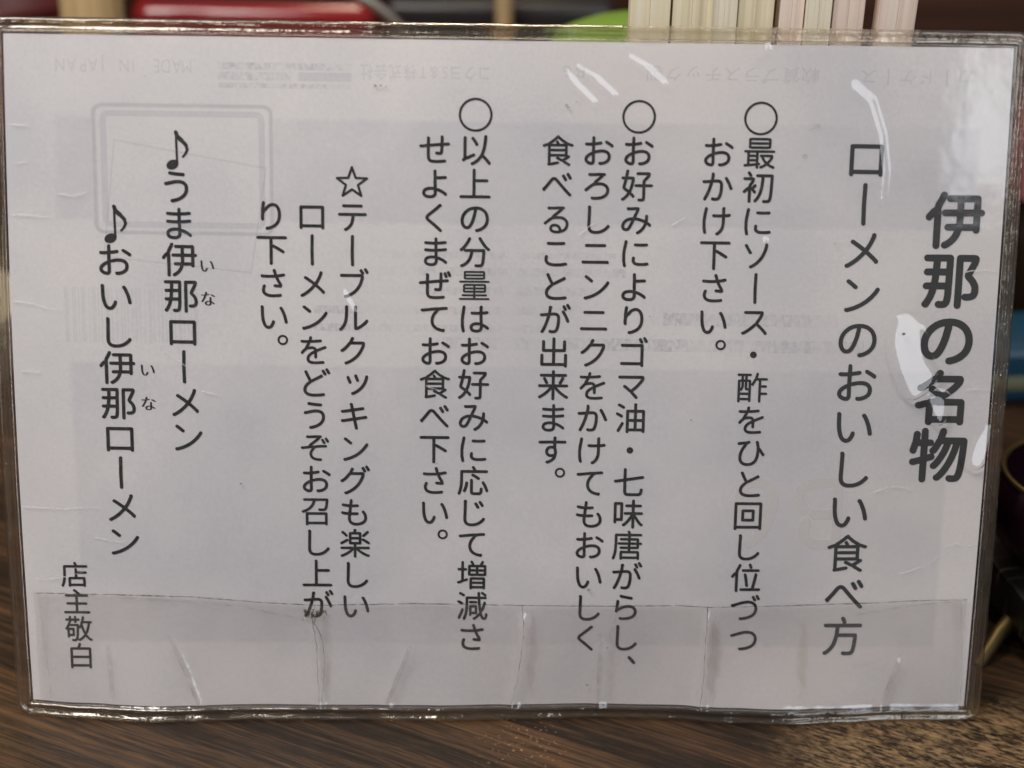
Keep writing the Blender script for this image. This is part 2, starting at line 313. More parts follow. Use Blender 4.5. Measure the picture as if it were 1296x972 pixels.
'ぜ': '+8$l,J$k.T$x.t%).}%3/(%@/)%R.~%e.p%s.^%y-(%m+V%j*l%q*B%{*2&(*#&9)v&^)o(Z)o*u)r*},s+<-4+;-7+6-7*l-1)n-*)K,^)I,7)O+s)M+f)G+[)>+U)2+R(}+Z(d+d(Z+p(S,D(J-.(G-G(L-_(U-u(l-~(~./)X.6*X.6+:.9+D/z+L01+T0>+d0C+v0A,-07,=0%,H/r,J/B,J.Q,D.?,D.:,G.8.@...U-t.d-b.e-Q.`-D.T-<.E-:,D-7,<,a,;*<,$)r,#)o,.)r,m)q-x)h.1)Z.?)K.G)9.H)+.D({.<(s.2(n.#(n-o(s-T(o+s(k+p(>+p%v+c%a+W%T+C%R+1%Y*z%f*m%v*f&C*e(Q*q(k*q(o*o(q(D(w&I)*%r)B%K)n%+*T$r*r$q /D,m/[,o/n,|/x-4/x-O/N.X/;.h.}.k.k.d._.V.X.F.X.1/$-(/2,u 0Q-20i-40{-@1*-S1*-k0p.G0V.z0B/006/30%/2/r/+/f.y/`.i/`.W03-F0?-9',
'ぞ': '-?$h-^$g-j$l-t$t-{%$-}%3-{%B-u%L-j%V-T%_,W%c+o%s+P&#+2&7*r&Z*f(%*i(P*s(r+()5+E)X+I)t+a)|+t*6,Q*B,x*E-{*L/B*M/S*U/_*e/b*u/_++/Q+;/?+B-t+C,=+9+_+-*u+-*]+*-4-6-=-C-L-g-e-k-v-z-}.2-z.F-h.Z-Q.b-5._-$.b,7.b)t.T)I.U)2.[(|.W(q.P(i.E(e.8(e.)(p-n(z-e),-_*)-^*:-a,F-j+n-;){+h)f+P)S+*).*y&c*i&G*l&8*i&)*_%|*Q%y*?%}*/&5)t&@)p&P)n)B*&)l*3*)*0*e*3*F)p*,)G)s(h)n(J)o&m){&A*,&)*N%Y*v%<+;%-+V$~,D$m .Y+`.n+^/)+h/5+|/4,7.{,`.S-A.?-L.)-L-v-D-k-6-h-$-j,q.B+r.M+g /j,00#,.09,90E,M0D,d04-*/d-j/O-v/9-u/+-n.{-_.x-N.z->/S,C/^,7',
'つ': '*M%I+&%G+I%L,L%]-G%w.J&G.v&d/<(%/_(L0&)-04)U0>*,0>*x03+P/z,$/d,G/1,v.l-0.N-=-^-O->-R,a-R+s-L+$-;)q,y&k,:&O,7&B,0&7,$&1+t&/+f&1+X&9+I&B+@&S+8&p+5*++y+O,?,.,K-.,Q-j,H.D,5.d+z.w+d/&+R/2+=/7+*/=*c/=*?/,)V.|)?.c(w.I(^-y(>-+&v+|&Y*r&I*O&K*<&F*0&<*(&0*$&#*$%p**%c*3%W',
'づ': '*@%6*i%5+3%8,7%H->%g-c%v.I&>/(&j/M(8/e(Z/x)(0.)h02*L0&+5/u+Z/W,4//,[.R-#-|-5-$-B,V-C+Y-8*:,w&Y,)&?,&&3+|&)+s%{+Y&#+A&8+,&S*}&h+#*R+w+p,8,j,A-G,;.$,,.S+j.h+T.s+B/%*}/-*X/.*%.v)<.V(h.0(D-c((,x&d+y&I*x&9*[&6*?&8*-&2)}&&)v%v)s%i)t%Z*%%D .|-(/;-(/O-3/]-H/[-b.s.x.^/*.D/).4.{.).m.#.[.%.G._-=.m-/ 07-P0N-P0e-^0p-r0o.302/?/w/L/^/K/M/B/B/4/>.~/@.g/v-f0)-W',
'て': '.I$l.Z$l.g$o.{%$/-%L/,%Z/$%j.u%u.f%|.R%}.;%w-X&*,|&>,N&V,%&y+e(D+N(z+D)[+H*%+R*W+h+3,*+e,a,H,g,X,h,k-*,s-A-0._-@/R-A/h-G/y-U0&-i0%-~/v.5/e.@/O.C.).<-(./,j.3,P.0+s.0(.-e&T-e&F-a&;-X&3-M&.-@&1-%&@,n&^,c(D,g+#-&,&-.+e,s+<,C*z+o*e+C*O*`*E)r*E)E*P(a*e()*v&f+E&1+x%d,[%C->%,.2$w',
'と': '+}$r-J$t.B$z/2%*/J%4/X%D/^%]/U%t/D&&/,&,-8%u,:%r+O%u*i%~*9&2)j&M)Z&a)S&p)M(+)M(A)S(g)a)+*.)b*U*+*a*9*|*G+4*c+I*r+Y*q+k*u.g,M.},U/.,a/5,m/7,}/5-//--D.z-R.h-X.Q-V.8-C+q,.+3+c*{,(*T,t)o.Q)`.b)T.i)E.m)1.k(|.b(q.S(l.B(n.1({-v)B-%*4+?*9+-*1*|)x*s)c*c)0*0(p)d(b)H(W)1(L(T(L&w(Q&](d&/(s%v)0%])R%E)u%4*`${+=$t',
'ど': '+4$e,@$d,V$g-8$g.H$q.z${/1%*/<%8/A%L/<%b/.%r.u%z-N%k,.%e+O%e*o%l*?%u)q&()O&@):&^)4&z)4(8):(^)N)-)d)H*()h*d*<*t*R+&*Y+C*`,I+<.6,5.J,<.V,G.^,S.`,a._,o.Q-,.D-9.2-?-y->-m-7-]-(*r+X*I,H)O.J)E.V)8.^)).a(u._(e.V(X.H(S.8(T.&)?,B)u+2)x*|)=*L(z*.(V)Z(A)1(7(g(0(.(7&N(A&2(R%p(k%T)2%;)U%)*&$u*E$n /7,y/N,y/d-+/o-?/o-X/1.h/#.t.s.{.W.{.F.r.;.d.7.Q.9.A.r-7/%-& 0J-J0b-J0x-W1(-l1&.-0k.X0E/90./H/|/J/k/H/Z/?/O/1/J.{/L.j01-]0<-Q',
'な': '+b$X,:$X,a$]--$l-K%$-f%?-z%k.)&V.a&8/2%s/F%`/U%W/h%V/x%[0*%g02%v04&+01&:0)&J/{&T/4(+.^(I.K(P.5(R.#(Z-x*<-w+9-m+P-W+_-E+`-3+Y-%+M,z+=,y*),~({,s(v,c(~,L))+m))+9(}*s(r*R(c*>(S*#(8)p&p)h&F)h&,)q%^**%<*K$z*t$f+B$[ +p%X+V%Z+4%c*s%u*l&%*i&:*l&T*s&a+1&t+P(#+|(*,S((,j(,-%&|-&&M-#&1,y%{,p%n,J%Z,&%V &l&t(,&t(?&~(n(f)S){*$*{*F+m*S,J+>,P,A,d,T,n,a,~,d-5,`-H,Q-Y,@-c,.-e+*-O*z-Q+1.b+).x*n/0*[/3*L/0*>/(*4.u)t-?)b-;&}-;&^->&H-5&:-#&7,m&;,Y&F,K&Z,@&j,=)H,=)N,:(y+&(L*,&k(~&J(V&F(A&L(/&Y&{ /t+L0)+L07+P0B+X0K+f0P+t0O,%0J,40A,@/9,~.G-K.8-N.(-M-v-G-l-?-d-1-a,z-e,i-p,Z.e,0/`+T',
'に': '(=$l(N$m(`$u(l%&(q%:(U(((Q)r(_+I)2.+)3.;)/.M)%.Z(u.d(d.i(Q.f(C.^(:.Q(2.<&a+a&S*,&V&i&s%1(&$v ,l%=.e%</p%I0$%O02%]09%l09%}05&00,&;/|&C/n&G/P&G.Q&;-+&;,a&>,3&J+t&Y+e&m+a(5+g(t+b),+X)9+M)A+?)E+2)E+#)@*s)6*l)**f(r*b&s*f&U*k&G*~&(+9%m+J%b+|%K,L%@ ,U,a.Q,`/P,g/a,m/n,y/u-./u-?/p-M/h-X/]-`/N-e/)-e.;-_,p-_,*-e+[-d+E-Y+9-G+7-0+A,v+M,l+[,g',
'の': ',;$u,V$t,m$x-E%*-f%6.?%Q.f%j/E&E/h&s0-(Y07(~0A)_0B*L07+<0#+t/_,T/D,w.y-A.9-m-_.(,m.:,P.8,&.=*y.3*9-|)I-X(],}(A,b&t,/&O+F&>*p&3*B&/)K&6(n&F(5&d&X(0&.(W%t)%%k)E%k)}%y*G&:*a&V*u&u+:(U+U)>,$*j,D,P,L-7,P-;,Y-9-D-)-q,o.+,b.O,C._,2.v+l/2+4/A*9/@)u/6)6/*(n.k(=.R&z.-&Z-A&2,p%~,9%r,#%e+u%O+v%9,&%$ )3&m(s&t(Z(-(E(Q(7)&(1)U(3*%(=*U(L+#(e+Q(y+l)?,5)m,Y*2,m*`-%+E-5+G-$+D,g+#+$*_)t*D)/**(T)f(()R&t',
'は': '(3$l(G$m(X$v(e%+(h%=(K(((H)u(U+O(x.E(t.V(l.d(_.n(M.r(;.o(,.f&}.V&w.B&V+i&I*0&L&s&P&X&i%1&y$v ,B$l,s$l-E$s-_$|-{%1.<%J.N%k.W&&.b&g/(&T/u%t0-%k0?%i0Q%p0_%|0f&30f&D0]&U0J&i0,($/:(Y.](k.R+-.S+r.X+u/E+y03,*0?,00I,<0O,I0P,V0L,f0E,q09,{0+-$/m-$.n,t.X,t.S,w.R.).Z.>.[.O.V.^.M.i.6.u.&.u-r.n-_.[-V.N-S.?-S,w-P,o,w,k+#,m*r,i*f,b*^,V*X,H*Y,7*a,&*l+w*{+p,++l-.+l-J+o-P+n-S+i-S*u-Y)x-X)0-R).-E)7-7)<,G)<+x)8+D))*v(k*[(P*K(4*B&k*?&J*H%v*Y%U*p%?*|%5+M${+{$o ,P%l,4%n+l%v+P&*+D&9+A&G+A&a+I&r+[((+p(2,1(:,Y(=-8(:-Q(B-a(9-`&^-X&;-K&$-.%q,a%j',
'ひ': '*P$_+C$_+b$b,C$q,m%)-2%>-d%l-v&&.3&M.P(8.e)-.q*R/K)c/^)O/h)</s)20*)+0=)-0M)60Y)F0^)e0V)z0$*[/F+_/:+l.{+z.W-w.L.4.7.E-z.I-h.C-X.6-P-}-Q-o-]-N-y+s-y+j-q+T-q+D-~+*-q*k-f)B-M(C-2&h,y&L,[&1,=%x,#%n+L%b+-%^*i%^*<%e)o%r)I&1)4&J(}&t(u(G(u(k)#)[)/*()B*a)_+>)y+i*L,K*R,[*R,m*f,~*q-7+$->+N-J+b-Y+j-q+f.-+^.8+P.A+C.E+1.E*i.>*E.0)N.,(1-x&n-w&Z-o&M-]&I-J&N-7&Z-&&l,z(G,y)_--)c-+)J,l(t+~(X+J(=*i($)r&y)H&v(z&v(2&}&c(2&3(C%p(j%C)I$x*$$f',
'べ': '/p%c0#%b00%d0=%k0F%u0L&%0N&40L&A0F&N/T(A.#)~,),=+`,b+9,w*u,~*[,~*9,u)y,g)N,<&}*D&J)d&&)F%y)4%x)%%{(q&.(Y&7(O&F(H&S(F&b(H&n(N&|(^(((r(X)N*J+l*Y+w*o+z+&+q+D+R,^*$.F((/<&//`%k .C+].Z+].p+i.{+}.{,>.j,a.5-].*-g-x-m-k-p-Y-m-I-d->-U-9-D-;-4.)+o.4+d /p,40.,40C,B0M,W0K,t07-=/^.5/Q.?/D.E/6.G/%.D.s.;.h.-.d-w.f-d/U,F/a,;',
'ま': '*>$_*r$]+=$a+g$m,1%),K%G,Y%h,c&@,e&n-.&a-|&:.i%f.y%S/,%J/<%G/J%I/V%P/b%[/h%p/e&+/Z&=/@&S.L(--v(H-<(a,_(n,](q,Z*I-q*P/9*^/J*e/V*o/_*}/b+0/_+@/U+N/H+W/9+[-a+L,W+F,V,i.,,q/:,~/P-2/Z-G/V-a/F-s/,-z-M-j,W-g,S.m,M.y,C/&,7/-,&//+k/%+].m+X-a)x-g(d-p(O-k(?-[(9-G(<-4(G-#(W,v)e,k+Y,c+X+C*i+B(a+O(S+L(G+D(?+:(9+-(9*x(?*h(K*Z(Z*T)r*I+]*D+a)n+_)/*f)1*3).)e)&)M(z(}(g(W(I(M(=(=&v(5&G(9%|(C%](V%@(w%$)F$l)x$a *Y%X*0%])j%c)O%o)?%{)6&0)4&@)5&R)?&h)X&z*0(/*r(5+*(2+e(2+g&Q+a&.+W%s+>%c+%%]',
'み': ',9$X,I$X,W$]-<%*-d%H.4%u.P&=.m&j/:(f/D(d/O(]/f(L/v(70-(/0<(.0H(10S(90^(E0c(U0c(j0V)+/n)[/U)d/S)h/`+*/`+V/]+f/L+{/7,*.y,(.h+u._+_.a+=.Z*O.T*B-^*c,}*w+m+2+k+6+p+G,b->,n-},k.5,c.B,R.N,@.R+@.R*?.L)B.L),.O(x.L(l.E(c.<(Z-}([-q(a-c(l-V(x-P),-M*O-M+Y-S+b-R+c-O*r+b*h+5)s+0)B+$(l*o(C*X&{*@&I)g&.)1%|([%y(,%}&m&*&T&;&3&R%w&h%i(;%](g%])(%b)B%m)U%z)l&5*)&X*u):+.)i+8*3+I*5,=*(-=)i.A)B.=),.2(f-y(>-J&V-)&5,c%u,<%[,#%Q+r%C+l%-+q$u,$$b (E&](4&b()&m&|&~&z(1&{(G(((j(?)9(Y)T(x)i)U*&*2*3*/*$)a(})D(D)&&s(j&`(T&Z',
'も': '+{$`,V$_-7$f-q$s.1${.R%1/#%M/F%q/g&J/v(5/r)#/`)j/8*R/)*g.n*z.[+#.H*|.;*t.1*h.,*Y.,*J.2*:.O)n.g)B.p(}.w(J.m&p.Z&O.D&:-p%y-5%g,D%^+s%a+>%m*v&&*g&6*X&N*L&z*J(D*P)>*U)A,=)D,d)I,r)N,})X-))f-,)u-)*),|*7,p*@,b*E*]*A*l,+*r,0+s,0,m,8,z,?-*,I-0,V-2,g-.,u-&-%,v-0,h-4,D-5+]-/*|-0*y-;+&.%+%._*z.o*o.z*`/%*N/%*8.w*+.b*).8)z-;)w-6)b-5))-<&p-Q&b-N&V-F&L-:&G-,&G,w&K,i&T,]&b,S(],A)),:)e,6)j,3)k+m)Y*I)N*F(q*M(8*V&h*b&Z*c&J*^&=*Q&5*@&4*.&9){&C)o&M)g&^)a(F)Q)N)F)P)B)K(8)N&c)_&,)x%Z*@%6*u$s+K$f',
'よ': ')]$_*X$^+&$e+K$r+k%-,$%D,4%^,=%x,B&=,D&~,W&y,|&k-d&H.I%y.[%k.m%V.{%M/3%K/D%O/S%]/]%n/]&&/R&B/A&S.p&v.%(I-L(d,q(z,A)&,9*_,;+m-8+n/5+y/G,&/S,8/W,J/R,_/B,q/,,x.[,x-$,o,;,p,5.Z,).r+o.~+Y/#+H.w+;.i+5.T+5-h+8-Q+8*L+=)F+6)C*|)G){)F)B)?(k)1(=(t&}(Y&j(@&`(#&X&M&`%v&e%i&}%D(7%1(b$t)3$e )s%`)?%i(}%t(i&&(`&7(]&J(a&f(h&u(v(()-(1)X(?*6(F*u(F+?(B+A&P+=&6+.%v*w%i*K%_',
'ら': '*J$f+C$e,@$k-6$|.)%=.X%Z.}%{/5&7/O&b/_(=/c(X/c(z/_):/W)X/J){/5*=.w*V.d*f.<*{-t+.-Y+4-8+7,:+7+[+0*o*v*>*b)s*L)H*/)F*3)_,;)_,Y)V,p)J,})9-+)&-+(t-%(j,y(b,n(^,`(],:(D*%(C)H(7(z(<(d(J(R(a(J(x(N)3(b)=(z)O)))^);)|)?*_)g+2){+s*1,J*8-$*8-G*5-Y*0.%)z.@)h.O)V.Y)?.a)%.c(k.a(T.S((.B&h.3&W-j&=-R&1,}%{,+%j*f%d*F%h*)%p)u%n)i%g)_%[)X%K)X%;)_%+)l$x*$$m -R-8-j-7-x-<.+-F.3-T.6-g.1-x.%.+-t.3+C.`*X.p*;.{*,.z)y.u)n.j)g.^)e.H)j.6)y.$*0-v+/-a',
'り': '*P$b*e$b+P$s,&%),l%I-R%v.:&d.Y(>.j(g.u)2/(*9/(+-/#+Y.r,?.a,t.>-U.#-t-d.0-G.@,r.N,:.P+v.L+X.D+5.5*R-f*6-I)e,m)d,})v.K)u.b)o.q)c.~)S/*)B/+)*.{(}.q(w.d(p.?(Y,@(X+V(]+@(R*9(U)E([(}(k(i(~(a)7(a)K(l)V(})Y)?)V)[)V*L)Y*r)a+2)p+@)w+N)x+l*4+p*D+y+$,k+E-++d-?,A-N,V-O,u-G-7-6-U,m-f,J-s,#.#+C.&*L-{)l-q)7-](a-R(N-7(*,x&j,=&?+I%x*o%i*C%c*/%W*&%M)}%@)}%0*$%#*5$l',
'る': '+_$c,9$c,g$f-1$o-D${.%%+.a%N/1%y/C&8/S&Z/_($/f(_/_)?/V)^/C*(.{*S.E*z-s+4-W+<,|+F+U+C-R-$-b-5-p-V.2-X.E-c.P-w.O.2.F.B.7.L-{.Q-M.T,Q.T*c.K)T.K)=.Q),.O({.I(p.>(k./(k-|(n-p(w-c)%-Z)8-R*x-T,d-^,g-Z*X+k*K+[*;+6)E*a(y*B&j)C&a)6&])%&a(p&j(c&u(Z(&(W(A([)F)Q*F*7*X*A*{*A+:*P+V*H,:*O,j*O-N*B-q*4.@)r.P)^.b)@.k(q.k(N.^&s.F&M.5&<-r&(-[%y-M%z-I&:-:&_,y(0,T(P,&(h+[(q*l(p*I(h*3(])l(?)Z(&)N&U)O&&)T%q)c%U*-%/*N$y*~$i +g%[+I%^+)%d*k%m*W%y*J&1*F&=*I&R*O&b*g&t+&&z+L&y+[&w+w&m,)&d,7&U,H&:,R%|,U%`,P%],&%Y',
'ろ': '*;$c+S$b,6$f-2$v-V%&.2%?.f%a/1&-/R&h/_(:/c(Z/c(}/X)X/H*#/>*3.l*e.P*x.1+--H+B,V+J+p+D+g+F-S,|-]-.-i-K.2-P.E-_.N-q.N.).D.<.4.H-h.O-Q.K->.O+v.O*r.I)K.G)2.K(w.D(g.1(d-t(k-`(y-Q)4-G+*-J,+-P,S-P,W-M,Q-E*k+x*`+d*_+H*G+@*4+.)2*J&f);&])+&Y(t&^(d&i(U(%(J(9(K(G(O)R)L*H*+*[*5+$*9+:*H+G*A+V*?,7*H,w*H->*A-l*2.7)u.L)^.Y)>.a)%.d(h.a(N.P&y.>&`.%&H-U&.,z%u+|%d*X%a*3%j*#%g)r%a)h%T)c%F)b%7)e%+)w$p',
'を': '+N$c-($a.5$h.y$o/+$u/5$~/=%4/<%H/2%Z.|%f.Q%h-}%b,p%Z+i%Z+7%b*b%p*N%}*E&/*A&=*A&Y*H&y*R(0*g(J+.(h+^),+v)8+x((+|&q,+&c,<&Y,O&Y,_&`,m&o,r($,s)m-8)v.K*K/g*y/x+//}+F/w+Y/i+h/X+m/=+m,j*k,f*l,R+1,@+D,-+P+e+`+O+d+3+b*x+e*?+^*-+X*,+[*B+~*V,K*Z,g*`,q,g,|.+-..A-:.I-D.O-Q.O-d.G-u.9.$.).*,P-v+0-n+/-z+;.Q+:.j+4.w+)/%*w/,*i/.*S/%*E.q*5.5*4-w*/-j(k-i&s-o&a-i&R-Z&L-G&O-5&Z-#&m,u(W,o)[,o)`,j)(+i(u+;(8*Y&Z)u&Q)c&O)Q&T)A&b)2&q)+(*),(=)7(j)j)J*K)f*R)y*f*1*_*?*^*`*g+3*m+U*d+b*]+n*K+q*9+o*5+N*,*^)X*8);)i(h)O(8)C&S)D&:)M%m)Z%T)o%<*+%**T$s*|$h',
'カ': '(/%&(A%%(O%*)#%L)b&,*+&V*I()*o(l+0)S+F*;+S*p+b+y+f+}.[+~.c+{.]*<.S)2.?&t.-&7-|&+-d&%,j&%,J&/,8&.,+&(+{%y+s%j+q%]+v%H,)%6,=%+,V%$-z%%.>%,.e%A.s%P/$%f/9&</S(w/^*)/d+L/d,:/`,P/P,j/9,y.x,~+p-#+n-G+q-^+q.;+w.Q+w.b+q.q+f.|+W/)+I/++</)+-.|*z.n*s.`*k-#(>-#($-%&q,~&d,u&V,`&V,H&b,4&y,$*_+|*V+=*E*Q*+)b)s)3)`(k);(6(t&i(9&1&o%y&c%i&_%S&f%=&t%/',
'キ': ',K$o,`$n,q$v-#%)-*%=-%%c,Y(n,Z)*/?)R/s)X0&)`02)n08)~07*200*C/}*R/n*X/X*Z,G*,,B*-,&+]+{,0.v,Z/+,d/6,r/:-(/9-9/1-G/#-S.n-X.X-Y,7-7+g-4+L.`+C.m+1.}*|/&*l/&*_.}*R.s*K.h*G.X*H.H*S.(*c-+*b,|(Z,_(.,Y&k,Z&[,S&P,H&J,9&H,+&N+r&[+c&j+Z($+T*x+z+@)u*|)s(D)J&k)H&[)A&O)5&I)$&I(n&R(Z&c(L&s(F(5(F(n(L+4(r+U(u+X(W,(%<,4$},>$t',
'ク': ')9$l)U$l*G%0+4%W+t&$,j&e-I(D-|)%.?)R.l*C/:+=/U,3/^,j/]-$/P-@/?-R/1-Z.~-]+Z-^+]-i+r.8,%.N,).[,(.j+y.}+i/-+V/1+<//++/%*|.s*v.[*].**S-X*@-N*4-D)I,G(^+[()+0&h*|&[*r&T*d&R*U&T*H&[*9&h*/&t*)(:*)(X*9)?*m*7+f*y,[.N,[.V,Y.U,K.A+i-m*b-H*&,g)1,)(N+^(/*p&W*F&>)T%u)*%i(v%](m%F(p%.(~$w',
'グ': '(b$U))$T)A$Z*1$|+6%X+p&%,<&G-<(K-r)9.B*(.i*y/,+u/4,P/3,g/&-&.q-9.c-A.T-C+1-D+3-O+G-x+X.5+Z.B+Y.P+Q.b+A.n+&.v*n.t*^.k*R.]*L.B*3-i**-?)j-.)8,I(W+b&u+*&V*n&@*e&2*X&+*J&)*<&+*/&2){&>)q&K)k&l)k(.)z(Z*A)B*})k+N*O,B.%,B.-,@.,,2-v+Y-I*U-+)z,M)++](6*d&P*5&3)V%p(x%V(^%Q(M%H(A%2(A$v(M$a /*-7/A-7/W-D/c-X/b-r/D.O/(.~.v//.i/5.M/5.=/,.2.y.-.h./.S.i-L.w-> 0>-d0U-d0k-q0v.*0v.F0b.l08/R/}/b/b/b/P/X/E/J/A/9/C/$0#-v0/-k',
'ケ': ')s$u*3$t*B$v*w%@+S%t,#&K,K(,,r(z-;*7-L+C-P+{-W+~/f+~/|+{0.+}0C,/0M,D0K,^0=,r00,{/x-#*:-$*;-4*K-]*Y.5*X.^*M.r*8.~)|.~)g.r)[.`)O.&);-M)3,t(x,b(P+{((+B&e*y&<*Q&7*D&6*6&9*&&B)u&Q)j&d)f&t)i(*)r(U*B(v*i)>+?)f+},G+~,L+},N+y,D+&,:*M+{)Q+^(k+4(,*r&b*O&?*+%|)`%i)S%X)P%F)T%2)b$}',
'コ': '/*%&/?%%/P%-/^%</d%O/^%s/^-A/Z-Q/R-`/B-l/,-p(q-p(W-s(G-p(9-h(1-^(+-P(,-7(2-*(<,z(T,o.Z,n.],g.]&g.Z&c.T&b(h&b(A&h(+&_&x&J&v&.($%t(9%f(N%a.W%a.[%_._%K.g%=.w%-',
'ゴ': '.o$e/,$e/=$l/K${/P%3/J%V/J,z/G-./?-</.-J.u-O(^-O(D-R(4-P(%-G&y-=&s-0&t,r&z,f(*,Y(A,O.G,N.I,G.I&J.I&D.B&B(5&B&z&9&k&#&i%g&s%Q()%E(;%A.E%A.I%?.K%,.S$y.a$l .]-^.v-_/0-l/:.%/9.A/..X.`/?.I/N.0/O-z/G-o/9-i/)-j.s.B-p.M-e 0.-t0E-t0Z.$0g.90f.U0S.w0(/`/m/o/Q/o/A/f/6/W/1/E/3/5/l../z-{',
'ス': '/C%*/R%(/`%+/l%2/u%<0$%Y0#%i/z%v/U&H.m(8-R)Q-+)u.++L.Z,S.g->.f-^.[-s.K-~.5.&(k.&(Z.#(L-w(>-b(>-H(J-3(b-&-T-%-^-#-Y,m-?,5,m+B,8*R,**++b)u+0)@*_(s)t(:(a&I(-&.&s&)&e%|&Y%n&U%]&W%K&a%;&k%2&x%-(>%,(U%3).%O*1&1*X&O+K(5,F),,Y(|-`&y.{%Q/,%8/6%/',
'ソ': ')o%&*6%%*J%-++%P+d%v,*&6,D&K-;(F-a(v-{)B.E*(.l*y/?,T/P-Q/Q-k/I.*/8.</%.C.o.B._.:.Q.*.M-t.N-`.?,q-v+R-O*V,~)i,Y)7,9(k+`(6+8&q*B&9)|&()c%z)T%l)M%Y)O%C)[%2 )Y*e)v*f*0*t*:+0*7+I*(+^(f-t(Y-~(M.)(>.*(/.&&{-w&q-h&o-T&r-B(X,0)4+&)H*n',
'チ': ')D$r)k$t*<%5*`%P+K&@+i&p,+(T,=):,G)o,H*,,M*A0#*B08*I0F*W0M*l0I+$0<+70(+@,V+@,N+C,N-5,P-=.n-i.~-y/*.5/#.K.p.[.^.b.<.b,w.F,3.;+m.3+L.0*r./)_.%(U.)(C-}(5-o(.-Z(1-F(@-2(S-))r-(+--1+I-1+O-++O+I+L+A&p+@&V+C&>+:&5+1&/+#&.*m&4*Z&C*J&U*B+@*B+H*?+H*)+E)n+5))+.(o*m(5*;&P)w&3)T%u)2%h(~%V(z%C(~%0)0${',
'ッ': '*1$O*R$N*o$W+Y$},*%<-(&%-R&P-y&}.R(r.j)A/.*3/B*n/P+M/Q+f/L+{/?,///,7.u,8.d,0.W,#.Q+r.A+)-z*$-_)I-G)#,e(2+w&J+N&.*f%a*A%P*(%I)s%=)k%*)l$n)x$Z )C)>)Z)>)o)I){)`){)w)9+i)/+t(~+{(q+~(b+|(Q+t(D+e(@+S(A+>(})Y)0)H +q){,-){,A*+,M*@,M*W+m,@+c,K+V,R+I,U+;,S+*,K*x,<*t,+*u+q+L*>+^*)',
'テ': ')P$i)w$k*C%(*|%V+?%u+`&B,&(&,6(P,J)G,P*-,Q*[,T*a0-*c0A*m0M+#0O+;0E+P05+]/|+a&z+a&a+d&Q+a&C+X&5+C&5+*&D*n&Y*c+I*b+Q*_+R*?+H)K+6(a*z(.*F&D)^%l)<%])/%K)+%7)1%#)>$p (|-N.k-M.{-S/--_/4-n/6.$/2.3/).?.v.H.h.K)?.L(x.Q(h.L(Z.A(R.2(P-z(T-l(]-_(j-U',
'ド': ')y$i*2$h*C$o*Q$~*Y%:*W%m*W*R*Y*Y*v*U,J*$..)@.U)(.n)(/#)//3)@/7)T/4)h/%)}.P*<-a*],,+9+/+V*Y+_*W+f*Y.>*R.O*A.b*3.j)~.m)n.j)_.`)S.Q)P.?)V-w)V%6)Z%&)b$w)l$n -x,7.4,7.J,C.U,W.T,q.7-N-n.--d.6-V.<-=.;--.2,}.#,x-n,z-Y-Z,L-j,> /=,m/T,m/j,z/v-2/u-O/V.+/1.b.v.q.Z.q.I.h.?.Y.:.H.<.4.~-#/.,t',
'ニ': '/S%s/i%r/z%y0,&-02&@00&T0&&e/p&r/[&x($&x&^&~&M&{&@&r&7&e&2&S&4&>&<&.&K%|&^%x/?%w (U,M.b,K.s,P/%,[//,l/1,}/--1/$->.s-G.b-L(^-L(L-G(?->(7-1(3,}(4,n(;,`(F,T',
'ブ': ')F${)k$z*8%,+,%O+}&$,i&^-L(A-q(m.A)T.t*f/?,//G,Y/J-5/D-H/3-d/@-k/J-t/S.2/Q.E/A.b.w/C.i/Q.Q/W.:/R.)/C-|/0.%.p.V-w(D-v(+-y&p-s&_-b&X-J&^-3&l,}($,u.?,u.F,s.B,W.9,1.$+F-m*o-U*=,y)@,[(w,4(O+B&o*{&X*/&3)]%})A%|)/%q(}%[(}%D)0%- 0A-}0X-}0n./0y.C0y.^0o.u0>/f0)/r/m/r/[/j/P/]/J/L/K/70&.402.)',
'プ': ')F${)h$z*%%$*p%D+x%{,d&X-L(A-o(k.D)Z.t*f/?,//H,m/K,u/[-%/i,r/w,j00,h0D,j0Z,s0n-$11-C1:-R1E-z1E.K1A.d1-/.0p/G0L/Z0-/a/X/`/</W/+/N.m/9._/&.O.`.L.N.O.>.X.0.f.$.Z-v(D-v(+-y&r-t&b-g&X-Q&[-8&j,~($,u.?,u.F,s.?,E.(+O-m*o-U*=,y)@,[(w,-(I+;&j*{&X*/&3)]%})A%|)/%q(}%[(}%D)0%- /]-V/5.$/D.2/R.M/].X/o.`00.]0:.T0C.F0D./0A-~06-p/q-d',
'マ': '-<$x-U$y-k%+-u%@-s%]-l%i-1&R,L(8,C(E,C(J-2)-.F*B/4+@/e,)/r,?0$,z0#-A/u-X/d-h/I-p((-p&j-s&]-q&O-j&D-_&>-R&=-6&C-)&K,z&d,o.n,o.v,l.n,X.5+e-B*f,V)z+Z)3+M)7*U*$)~*M)a*`)K*d)7*_)&*R(z*A(z**)*)q*#)/*o(F+&(:+?(2+S&e,h%I-%%*',
'メ': '(,$~(J$}(]%&)D%O*&%y*_&H+:&x,Z)C,f)@,s)7.K&k.z&1/-&*/?&)/O&//^&:/f&K/g&^/f&o/^($.[)&-=*6-{+G.E,5.p-A.~-o/$.,.{.@.n.P.^.X.H.Y.6.R.(.D-}.7-y-t-m-Q-<,>,t+V,M*x*j,0)g,p)T,w)B,w)3,q)#,d(x,T(v,D(z,2)),%)L+l*Y*~+h*/+k*)+f)z+=)J*U(c*&(;)S&q(o&D(9&$&~%y&r%p&g%[&g%D&s%/',
